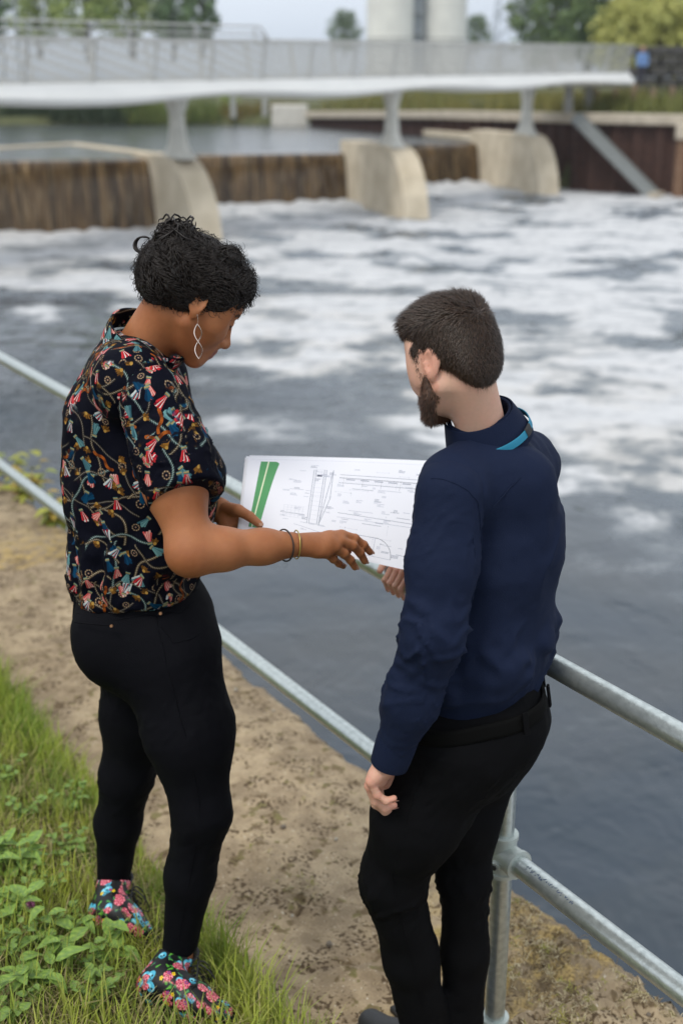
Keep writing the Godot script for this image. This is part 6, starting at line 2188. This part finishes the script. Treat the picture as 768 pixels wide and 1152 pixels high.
	for k in 9000:
		var i := r.randi() % g.verts.size()
		var n := gn[i]
		var away := Vector3(r.randfn(), r.randfn(), r.randfn()) * 0.003
		var p := g.verts[i] + away - n * away.dot(n)
		var d := (-fr.y + fr.z * 0.35 + n * 0.5 + Vector3(r.randfn(), r.randfn(), r.randfn()) * 0.25).normalized()
		var long := r.randf_range(0.003, 0.008)
		var s := d.cross(n).normalized() * r.randf_range(0.0004, 0.0007)
		var col := Color(0.045, 0.020, 0.011).lerp(Color(0.13, 0.058, 0.028), pow(r.randf(), 1.5))
		for v in [p - s, p + s, p + d * long + n * 0.001]:
			bv.append(v); bn.append(n); bc.append(col)
	return [f.mesh(), tri_mesh(hv, hn, hc), g.mesh(), tri_mesh(bv, bn, bc)]

# ---- prints ----
func dab(img: Image, x: float, y: float, r: float, c: Color) -> void:
	var w := img.get_width(); var h := img.get_height()
	var n := int(ceil(r))
	for j in range(-n, n + 1):
		for i in range(-n, n + 1):
			if i * i + j * j <= r * r: img.set_pixel(posmod(int(x) + i, w), posmod(int(y) + j, h), c)

func stroke(img: Image, a: Vector2, b: Vector2, r0: float, r1: float, c: Color) -> void:
	var n := int(maxf(2.0, a.distance_to(b) / maxf(1.0, minf(r0, r1) * 0.7)))
	for k in n + 1:
		var t := k / float(n)
		var p := a.lerp(b, t)
		dab(img, p.x, p.y, lerpf(r0, r1, t), c)

func blouse_print() -> ImageTexture:
	# navy cloth printed with ropes and chains, striped tassels, teal tassels, brass fittings and orange ribbon
	var r := RandomNumberGenerator.new()
	r.seed = 31
	var S := 1024
	var img := Image.create(S, S, false, Image.FORMAT_RGB8)
	img.fill(Color(0.050, 0.055, 0.105))
	for k in 900: dab(img, r.randf() * S, r.randf() * S, 1.6, Color(0.11, 0.115, 0.18))
	# ropes
	for k in 40:
		var p := Vector2(r.randf(), r.randf()) * S
		var a := r.randf() * TAU
		var bend := r.randf_range(-0.10, 0.10)
		var tan_: Color = [Color(0.55, 0.47, 0.33), Color(0.42, 0.36, 0.25), Color(0.40, 0.50, 0.47), Color(0.30, 0.26, 0.20)][r.randi() % 4]
		var n := r.randi_range(26, 48)
		for j in n:
			a += bend + 0.09 * sin(j * 0.35)
			var q := p + Vector2(cos(a), sin(a)) * 9.0
			var side := Vector2(-sin(a), cos(a))
			stroke(img, p - side * 4.0, q + side * 4.0, 2.4, 2.4, tan_)
			stroke(img, p + side * 5.0, p - side * 3.0, 1.5, 1.5, tan_ * 0.35)
			stroke(img, p - side * 1.0, q + side * 1.0, 1.3, 1.3, tan_.lightened(0.35))
			p = q
	# ribbon
	for k in 16:
		var p := Vector2(r.randf(), r.randf()) * S
		var a := r.randf() * TAU
		for j in 16:
			a += 0.30 * sin(j * 0.55 + k)
			var q := p + Vector2(cos(a), sin(a)) * 7.0
			stroke(img, p, q, 6.5, 6.5, Color(0.68, 0.36, 0.13).lerp(Color(0.42, 0.20, 0.08), 0.5 + 0.5 * sin(j * 1.1)))
			p = q
	# chain rings and brass
	for k in 46:
		var p := Vector2(r.randf(), r.randf()) * S
		var rr := r.randf_range(11, 17)
		for j in 26:
			var a := TAU * j / 26.0
			dab(img, p.x + cos(a) * rr, p.y + sin(a) * rr, 3.0, Color(0.44, 0.35, 0.27) if j % 3 else Color(0.70, 0.62, 0.50))
		dab(img, p.x, p.y, 4.0, Color(0.62, 0.50, 0.42))
	for k in 64:
		var p := Vector2(r.randf(), r.randf()) * S
		var a := r.randf() * TAU
		for j in 7:
			var b := a + (j - 3) * 0.33
			stroke(img, p, p + Vector2(cos(b), sin(b)) * r.randf_range(16, 27), 6.0, 2.5, Color(0.58, 0.40, 0.16).lerp(Color(0.30, 0.20, 0.09), r.randf()))
		dab(img, p.x, p.y, 7, Color(0.74, 0.58, 0.28))
	# tassels
	for k in 118:
		var p := Vector2(r.randf(), r.randf()) * S
		var a := PI * 0.5 + r.randf_range(-0.9, 0.9) + (PI if r.randf() < 0.2 else 0.0)
		var kind := r.randi() % 5
		var n := 7
		for j in n:
			var b := a + (j - 3) * 0.095
			var c: Color
			if kind == 0: c = Color(0.06, 0.30, 0.42).lerp(Color(0.03, 0.17, 0.28), r.randf())
			elif kind == 1: c = [Color(0.82, 0.84, 0.82), Color(0.62, 0.07, 0.15), Color(0.30, 0.52, 0.55)][j % 3]
			elif kind == 2: c = [Color(0.82, 0.36, 0.34), Color(0.90, 0.72, 0.66)][j % 2]
			elif kind == 3: c = [Color(0.80, 0.20, 0.22), Color(0.88, 0.85, 0.80), Color(0.55, 0.06, 0.14)][j % 3]
			else: c = Color(0.45, 0.64, 0.63).lerp(Color(0.22, 0.38, 0.42), r.randf())
			stroke(img, p + Vector2(cos(b), sin(b)) * 8.0, p + Vector2(cos(b), sin(b)) * r.randf_range(44, 58), 3.0, 4.6, c)
		for j in 3: stroke(img, p + Vector2(-sin(a), cos(a)) * -8 + Vector2(cos(a), sin(a)) * (j * 4.0), p + Vector2(-sin(a), cos(a)) * 8 + Vector2(cos(a), sin(a)) * (j * 4.0), 2.4, 2.4, [Color(0.45, 0.58, 0.52), Color(0.72, 0.60, 0.36), Color(0.36, 0.44, 0.40)][j])
	return ImageTexture.create_from_image(img)

func boot_print() -> ImageTexture:
	# black with roses, pale blue skulls, leaves and small yellow flowers
	var r := RandomNumberGenerator.new()
	r.seed = 71
	var S := 512
	var img := Image.create(S, S, false, Image.FORMAT_RGB8)
	img.fill(Color(0.03, 0.03, 0.05))
	for k in 80:
		var p := Vector2(r.randf(), r.randf()) * S
		var a := r.randf() * TAU
		stroke(img, p, p + Vector2(cos(a), sin(a)) * 26, 9, 2, [Color(0.08, 0.42, 0.22), Color(0.25, 0.55, 0.15), Color(0.04, 0.30, 0.28)][k % 3])
		stroke(img, p, p + Vector2(cos(a), sin(a)) * 24, 1.5, 1, Color(0.5, 0.75, 0.3))
	for k in 34:
		var p := Vector2(r.randf(), r.randf()) * S
		dab(img, p.x, p.y, 24, Color(0.30, 0.70, 0.82)); dab(img, p.x, p.y + 14, 15, Color(0.28, 0.66, 0.78))
		dab(img, p.x - 6, p.y - 6, 12, Color(0.55, 0.85, 0.92))
		dab(img, p.x - 8, p.y + 3, 6, Color(0.04, 0.06, 0.10)); dab(img, p.x + 9, p.y + 3, 6, Color(0.04, 0.06, 0.10)); dab(img, p.x, p.y + 13, 3, Color(0.05, 0.08, 0.12))
		for j in 4: stroke(img, p + Vector2(-9 + j * 6, 20), p + Vector2(-9 + j * 6, 28), 1.2, 1.2, Color(0.05, 0.1, 0.15))
	for k in 36:
		var p := Vector2(r.randf(), r.randf()) * S
		for j in 40:
			var t := j / 40.0
			var a := t * 15.0
			var c: Color = [Color(0.86, 0.36, 0.45), Color(0.93, 0.58, 0.62), Color(0.62, 0.14, 0.24)][j % 3]
			dab(img, p.x + cos(a) * 26 * (1 - t), p.y + sin(a) * 26 * (1 - t), 8 * (1 - t * 0.7), c)
	for k in 34:
		var p := Vector2(r.randf(), r.randf()) * S
		for j in 5:
			var a := TAU * j / 5.0
			dab(img, p.x + cos(a) * 7, p.y + sin(a) * 7, 4.5, Color(0.90, 0.80, 0.12) if k % 2 else Color(0.50, 0.22, 0.52))
		dab(img, p.x, p.y, 3.5, Color(0.85, 0.35, 0.10))
	return ImageTexture.create_from_image(img)

func plan_print() -> ImageTexture:
	# engineering drawing: green strip down the left, thin grey linework
	var w := 1024; var h := 680
	var img := Image.create(w, h, false, Image.FORMAT_RGB8)
	img.fill(Color(0.93, 0.94, 0.975))
	var g := Color(0.58, 0.60, 0.67); var g2 := Color(0.72, 0.74, 0.80); var k := Color(0.36, 0.38, 0.45)
	var ln := func(x0, y0, x1, y1, c, t):
		stroke(img, Vector2(x0, y0), Vector2(x1, y1), t, t, c)
	# green strip: two bands with a pale line between, tapering outward at the top
	for y in range(38, 600):
		var t := (y - 38) / 562.0
		var x0 := lerpf(74, 44, t); var x1 := lerpf(182, 104, pow(t, 0.75))
		if y < 58: x1 -= pow((58 - y) / 20.0, 2.0) * 24.0
		var m0 := lerpf(116, 62, t)
		for x in range(int(x0), int(x1)):
			img.set_pixel(x, y, Color(0.90, 0.93, 0.80) if absf(x - m0) < 4 else Color(0.34, 0.62, 0.40))
	# tall section of a pier
	for x in [372, 384, 430, 442, 480]: ln.call(x, 90, x - (0 if x < 480 else 40), 500, g, 1.0)
	for y in range(90, 500, 34): ln.call(372, y, 442, y, g2, 0.8)
	img.fill_rect(Rect2i(392, 128, 30, 14), k)
	ln.call(480, 90, 484, 300, g, 1.2); ln.call(484, 300, 440, 500, g, 1.2)
	# long elevation of the weir
	ln.call(520, 118, 980, 118, g, 1.0); ln.call(520, 140, 980, 140, k, 1.4); ln.call(520, 176, 980, 176, g, 1.0)
	for x in range(520, 985, 12): ln.call(x, 140, x, 176 if (x / 12) % 9 else 196, g2 if (x / 12) % 9 else k, 0.9)
	for x in range(560, 980, 80): ln.call(x, 150, x + 44, 150, g, 3.0)
	ln.call(600, 212, 720, 212, g, 1.6); ln.call(760, 206, 880, 206, g2, 1.4)
	# plan below, curved apron
	ln.call(540, 390, 980, 398, g, 1.0); ln.call(540, 420, 980, 420, g2, 1.0); ln.call(600, 365, 740, 362, g2, 1.2)
	ln.call(880, 372, 960, 372, g, 1.4); ln.call(690, 440, 800, 440, g, 1.4)
	ln.call(600, 520, 780, 520, g, 1.1)
	for j in 40:
		var a0 := PI * 0.5 * j / 40.0; var a1 := PI * 0.5 * (j + 1) / 40.0
		ln.call(780 + sin(a0) * 110, 640 - cos(a0) * 120, 780 + sin(a1) * 110, 640 - cos(a1) * 120, k, 1.2)
	ln.call(780, 520, 780, 640, g2, 1.0); ln.call(700, 640, 890, 640, g2, 1.0); ln.call(840, 560, 880, 556, g2, 1.2)
	# dimension lines, ticks and rows of small notes
	var nr := RandomNumberGenerator.new()
	nr.seed = 6
	for j in 70:
		var x := nr.randf_range(210, 960); var y := nr.randf_range(60, 620)
		var n := nr.randi_range(1, 3)
		for i in n: ln.call(x, y + i * 7, x + nr.randf_range(14, 46), y + i * 7, g2 if j % 3 else g, 1.1)
	for j in 16:
		var x := nr.randf_range(220, 940); var y := nr.randf_range(80, 600)
		var l := nr.randf_range(40, 130)
		if j % 2: ln.call(x, y, x + l, y, g2, 0.8); ln.call(x, y - 5, x, y + 5, g, 0.8); ln.call(x + l, y - 5, x + l, y + 5, g, 0.8)
		else: ln.call(x, y, x, y + l * 0.5, g2, 0.8); dab(img, x, y, 2.2, g)
	# small plan at the lower left and notes
	for x in range(230, 360, 22): ln.call(x, 380, x, 470, g2, 0.9)
	for y in range(380, 480, 18): ln.call(230, y, 352, y, g2, 0.9)
	ln.call(250, 250, 330, 250, g2, 1.2); ln.call(214, 440, 352, 440, g, 1.0); ln.call(300, 520, 500, 560, g2, 1.0)
	for j in 22: ln.call(992, 330 + j * 12, 992 + (8 + (j * 7) % 20), 330 + j * 12, g2, 1.0)
	ln.call(990, 60, 990, 640, g2, 0.9); ln.call(20, 20, 1004, 20, g2, 0.8); ln.call(1004, 20, 1004, 660, g2, 0.8)
	for j in 5: ln.call(996 , 470 + j * 3, 1016, 470 + j * 3, k, 0.8)
	return ImageTexture.create_from_image(img)

func weave(m: StandardMaterial3D, scale: float, relief: float) -> void:
	m.heightmap_enabled = true
	m.heightmap_texture = noise_tex(noise(0.12, 2, 3), 256)
	m.heightmap_scale = relief
	m.uv1_triplanar = true
	m.uv1_scale = Vector3.ONE * scale

func curved_sheet(tl: Vector3, tr: Vector3, br: Vector3, bl: Vector3, bow: float, lift: Vector3) -> ArrayMesh:
	var rows := []; var uvs := []
	for j in 15:
		var v := j / 14.0
		var row := PackedVector3Array(); var uv := PackedVector2Array()
		for i in 25:
			var u := i / 24.0
			var p := tl.lerp(tr, u).lerp(bl.lerp(br, u), v)
			p += lift * (bow * (sin(PI * u) * (0.6 + 0.4 * v) + 0.35 * sin(TAU * u + 0.6) * v - 0.5 * sin(PI * v)))
			row.append(p); uv.append(Vector2(u, v))
		rows.append(row); uvs.append(uv)
	return sheet(rows, uvs)

func skin(m: StandardMaterial3D) -> void:
	m.vertex_color_use_as_albedo = true
	m.subsurf_scatter_enabled = true
	m.subsurf_scatter_strength = 0.12
	m.metallic_specular = 0.38
	m.heightmap_enabled = true
	m.heightmap_texture = noise_tex(noise(0.09, 3, 13), 256)
	m.heightmap_scale = 0.05
	m.uv1_triplanar = true
	m.uv1_scale = Vector3.ONE * 25.0

func finish_figures() -> void:
	# ---- person in the patterned blouse ----
	var w := thing("person", "person in dark patterned blouse, black jeans and floral boots pointing at a drawing", "person")
	var skinw := mat(Color.WHITE, 0.5)
	skin(skinw)
	var b: Array = got("w_body")
	var body := part("body", b[0], skinw, w)
	var nailw := mat(lin(0.42, 0.22, 0.14), 0.3)
	for q in b[1]: part("nail", q, nailw, body)
	part("eyelashes", b[2], mat(lin(0.01, 0.008, 0.007), 0.6), body)
	var cloth := mat(Color.WHITE, 0.75)
	cloth.albedo_texture = blouse_print()
	cloth.uv1_triplanar = true
	cloth.uv1_triplanar_sharpness = 24.0
	cloth.uv1_scale = Vector3.ONE * 2.15
	cloth.albedo_color = Color(0.88, 0.88, 0.9)
	cloth.metallic_specular = 0.18
	var bl := part("blouse", got("w_blouse"), cloth, w)
	var cc := Vector3(-0.3931, 1.4394, -2.4232)
	var nu := (W_HEAD - cc).normalized()
	var fx := (WF - nu * WF.dot(nu)).normalized()
	var rx := fx.cross(nu).normalized()
	part("collar", band(cc - nu * 0.022 - fx * 0.004, -fx * 0.080, rx * 0.082, nu * 0.040 - fx * 0.006, 1.05, 0.007, -2.6, 2.6, -0.06, 60, 0.001), cloth, bl)
	var denim := mat(lin(0.0045, 0.0047, 0.0068), 0.75)
	weave(denim, 9.0, 0.05)
	denim.metallic_specular = 0.18
	var jeans := part("jeans", got("w_jeans")[0], denim, w)
	part("seam_stitching", got("w_jeans")[1], denim, jeans)
	var brass := mat(lin(0.30, 0.16, 0.08), 0.4, 0.8)
	for q in [Vector3(-0.3573, 0.9524, -2.2620), Vector3(-0.3387, 0.9902, -2.2672), Vector3(-0.4543, 0.9287, -2.2547)]:
		part("rivet", tube_mesh([q, q + Vector3(0, 0.002, 0.006)], [0.0035, 0.003], 10), brass, jeans)
	# pocket seams
	part("pocket_seam", tube_mesh([Vector3(-0.5379, 0.9168, -2.2984), Vector3(-0.4943, 0.9293, -2.2620), Vector3(-0.4543, 0.9287, -2.2547)], [0.0016, 0.0016, 0.0016], 5), denim, jeans)
	# black tie-belt end at the small of the back
	var st := begin()
	beam(st, Vector3(-0.5581, 0.9514, -2.3920), Vector3(-0.006, 0.030, 0.0), Vector3(0.012, 0.003, 0.01), Vector3(0, 0.001, -0.004), 0.002)
	beam(st, Vector3(-0.5495, 0.9117, -2.3816), Vector3(0.004, 0.028, 0.0), Vector3(0.010, -0.002, 0.01), Vector3(0, 0.001, -0.004), 0.002)
	part("back_tab", done(st), denim, w)
	var hairm := mat(lin(0.014, 0.0098, 0.0082), 0.45)
	hairm.metallic_specular = 0.42
	var h: Array = got("w_hair")
	var hair := part("hair", h[0], mat(lin(0.008, 0.006, 0.0055), 0.7), w)
	part("curls", h[1], hairm, hair)
	var leather := mat(Color.WHITE, 0.5)
	leather.albedo_texture = boot_print()
	leather.uv1_triplanar = true
	leather.uv1_triplanar_sharpness = 20.0
	leather.uv1_scale = Vector3.ONE * 5.2
	var rubber := mat(lin(0.012, 0.012, 0.013), 0.6)
	var boots: Array = got("w_boots")
	for k in 2:
		var bt := part("boot", boots[k][0], leather, w)
		part("sole", boots[k][1], rubber, bt)
		part("laces", boots[k][2], rubber, bt)
		part("boot_rim", boots[k][3], rubber, bt)
	# earring: a silver wire twist; bracelets on the right wrist
	var silver := mat(lin(0.85, 0.70, 0.62), 0.18, 1.0)
	var ear := begin(1)
	var e0 := Vector3(-0.2688, 1.5331, -2.3140)
	for s in [-1.0, 1.0]:
		var pts := []; var rr := []
		for j in 33:
			var t := j / 32.0
			pts.append(e0 + Vector3(s * 0.0068 * sin(TAU * t), -0.014 - 0.066 * t, s * 0.003 * cos(TAU * t)))
			rr.append(0.0011)
		tube(ear, pts, rr, 6)
	tube(ear, [e0 + Vector3(0, 0.004, 0), e0 + Vector3(0.001, -0.006, 0.001), e0 + Vector3(0, -0.0145, 0)], [0.0006, 0.0006, 0.0006], 5)
	part("earring", done(ear), silver, w)
	var elR := Vector3(-0.2751, 1.1300, -2.1424); var wrR := Vector3(-0.0951, 1.1109, -2.2256)
	var ad := (wrR - elR).normalized()
	for q in [[0.93, 0.0305, 0.0016, mat(lin(0.03, 0.022, 0.02), 0.6)], [1.05, 0.0275, 0.0013, mat(lin(0.55, 0.42, 0.12), 0.35, 0.6)]]:
		var c: Vector3 = elR.lerp(wrR, q[0])
		var tilt := (ad + Vector3(0.15, 0.0, 0.1) * (1.0 if q[0] > 1.0 else -1.0)).normalized()
		var u := tilt.cross(Vector3.UP).normalized(); var v := u.cross(tilt)
		var pts := []; var rr := []
		for j in 37:
			var a := TAU * j / 36.0
			pts.append(c + (u * cos(a) + v * sin(a)) * q[1]); rr.append(q[2])
		part("bracelet", tube_mesh(pts, rr, 6), q[3], w)
	# ---- person in the navy shirt ----
	var m := thing("person", "person in navy shirt and black trousers gripping the railing, with a teal lanyard", "person")
	var skinm := mat(Color.WHITE, 0.5)
	skin(skinm)
	var mb: Array = got("m_body")
	var mbody := part("body", mb[0], skinm, m)
	var nailm := mat(lin(0.66, 0.40, 0.32), 0.3)
	for q in mb[1]: part("nail", q, nailm, mbody)
	var navy := mat(lin(0.0108, 0.0168, 0.041), 0.72)
	weave(navy, 10.0, 0.05)
	navy.rim_enabled = true
	navy.rim = 0.10
	navy.rim_tint = 0.7
	navy.metallic_specular = 0.18
	var shirt := part("shirt", got("m_shirt")[0], navy, m)
	part("seam_stitching", got("m_shirt")[1], navy, shirt)
	var mc := Vector3(0.2635, 1.3430, -2.2000)
	var mu := (M_HEAD - mc).normalized()
	mu = (mu + Vector3.UP * 0.1).normalized()
	var mf := (MF - mu * MF.dot(mu)).normalized()
	var ms := mf.cross(mu).normalized()
	part("collar", band(mc - mu * 0.020, -mf * 0.064, ms * 0.064, mu * 0.052, 0.94, 0.007, -2.85, 2.85, -0.012, 60), navy, shirt)
	part("collar_leaf", band(mc - mu * 0.028, -mf * 0.082, ms * 0.082, mu * 0.060, 0.79, 0.004, -2.75, 2.75, -0.012, 60), navy, shirt)
	var el := Vector3(0.1619, 1.0350, -1.9900); var wr := Vector3(0.0891, 0.7527, -2.0300)
	var cd := (wr - el.lerp(wr, 0.5)).normalized()
	var cu := cd.cross(Vector3(0, 0, 1)).normalized(); var cv := cd.cross(cu)
	part("cuff", band(wr - cd * 0.058, cu * 0.0385, cv * 0.036, cd * 0.060, 0.93, 0.005, 0.0, TAU), navy, shirt)
	part("cuff_button", tube_mesh([Vector3(0.1094, 0.8319, -1.9950), Vector3(0.1090, 0.8353, -1.9890)], [0.0045, 0.0045], 12), mat(lin(0.3, 0.3, 0.32), 0.4), shirt)
	var teal := mat(lin(0.010, 0.20, 0.33), 0.6)
	var lan := part("lanyard", band(mc - mu * 0.016, -mf * 0.084, ms * 0.084, mu * 0.013, 0.985, 0.002, -2.3, 2.3, -0.012, 70), teal, m)
	part("lanyard_clip", band(mc - mu * 0.017, -mf * 0.085, ms * 0.085, mu * 0.015, 0.985, 0.004, -0.12, 0.16, -0.012, 10), rubber, lan)
	var wool := mat(lin(0.0042, 0.0043, 0.0052), 0.78)
	weave(wool, 12.0, 0.04)
	wool.metallic_specular = 0.18
	var tm: Array = got("m_trousers")
	var tr := part("trousers", tm[0], wool, m)
	part("crease", tm[2], wool, tr)
	var strap := mat(lin(0.004, 0.004, 0.004), 0.75)
	strap.metallic_specular = 0.18
	var belt := part("belt", tm[1], strap, m)
	for q in tm[3]: part("belt_loop", q, wool, belt)
	var mh: Array = got("m_hair")
	var mhair := part("hair", mh[0], mat(lin(0.022, 0.013, 0.009), 0.75), m)
	var hm := mat(Color.WHITE, 0.5)
	hm.vertex_color_use_as_albedo = true
	hm.cull_mode = BaseMaterial3D.CULL_DISABLED
	part("strands", mh[1], hm, mhair)
	var beard := part("beard", mh[2], mat(lin(0.055, 0.026, 0.015), 0.75), m)
	part("bristles", mh[3], hm, beard)
	# shoes
	for q in [[Vector3(0.2221, -0.1147, -2.1700), Vector3(0.0904, -0.1120, -2.3300)], [Vector3(0.2983, -0.1448, -2.2200), Vector3(0.1820, -0.1687, -2.4000)]]:
		var hl: Vector3 = q[0] * Vector3(1, 0, 1) + Vector3.UP * -0.165; var tl: Vector3 = q[1] * Vector3(1, 0, 1) + Vector3.UP * -0.165
		var d := (tl - hl).normalized()
		tl = hl + d * 0.28
		var f := Field.new()
		f.cell = 0.007
		f.bone(hl + d * 0.04 + Vector3.UP * 0.045, hl + d * 0.15 + Vector3.UP * 0.045, 0.037, 0.040, 0.03)
		f.bone(hl + d * 0.15 + Vector3.UP * 0.042, tl - d * 0.04 + Vector3.UP * 0.034, 0.043, 0.032, 0.03)
		f.cuts = [[hl + Vector3.UP * 0.012, -Vector3.UP]]
		f.run()
		var sh := part("shoe", f.mesh(), mat(lin(0.022, 0.024, 0.028), 0.55), m)
		part("sole", beam_mesh(hl + d * 0.14 + Vector3.UP * 0.008, d * 0.138, Vector3.UP * 0.009, d.cross(Vector3.UP) * 0.04, 0.008), rubber, sh)
	# ---- the drawing they look at: a few loose sheets ----
	var tl := Vector3(-0.1968, 1.1993, -2.5168); var tr2 := Vector3(0.1954, 1.1718, -2.5688); var br := Vector3(0.1416, 1.0017, -2.3608); var bl2 := Vector3(-0.2035, 1.0868, -2.3452)
	var n := (tr2 - tl).cross(bl2 - tl).normalized()
	if n.z < 0: n = -n
	var paper := mat(Color.WHITE, 0.7)
	paper.albedo_texture = plan_print()
	paper.backlight_enabled = true
	paper.backlight = Color(0.25, 0.25, 0.25)
	var blank := mat(lin(0.80, 0.81, 0.86), 0.7)
	var doc := thing("drawing", "stack of white engineering drawings with a green strip, held open between two people", "drawing", tl)
	var k := 0
	var ex := (tr2 - tl).normalized(); var ey := (tl - bl2).normalized()
	for q in [[Vector3.ZERO, Vector3.ZERO, paper], [ey * 0.003 - ex * 0.004, ex * 0.004 + ey * 0.005, blank], [ex * 0.003 + ey * 0.007, ex * 0.008 + ey * 0.002, blank], [ex * -0.006 + ey * 0.001, ex * -0.003 + ey * 0.007, blank]]:
		var s := part("sheet", curved_sheet(q[0] - n * (0.0014 * k), tr2 - tl + q[1] - n * (0.0014 * k), br - tl + q[1] - n * (0.0014 * k), bl2 - tl + q[0] - n * (0.0014 * k), 0.006, n), q[2], doc)
		k += 1
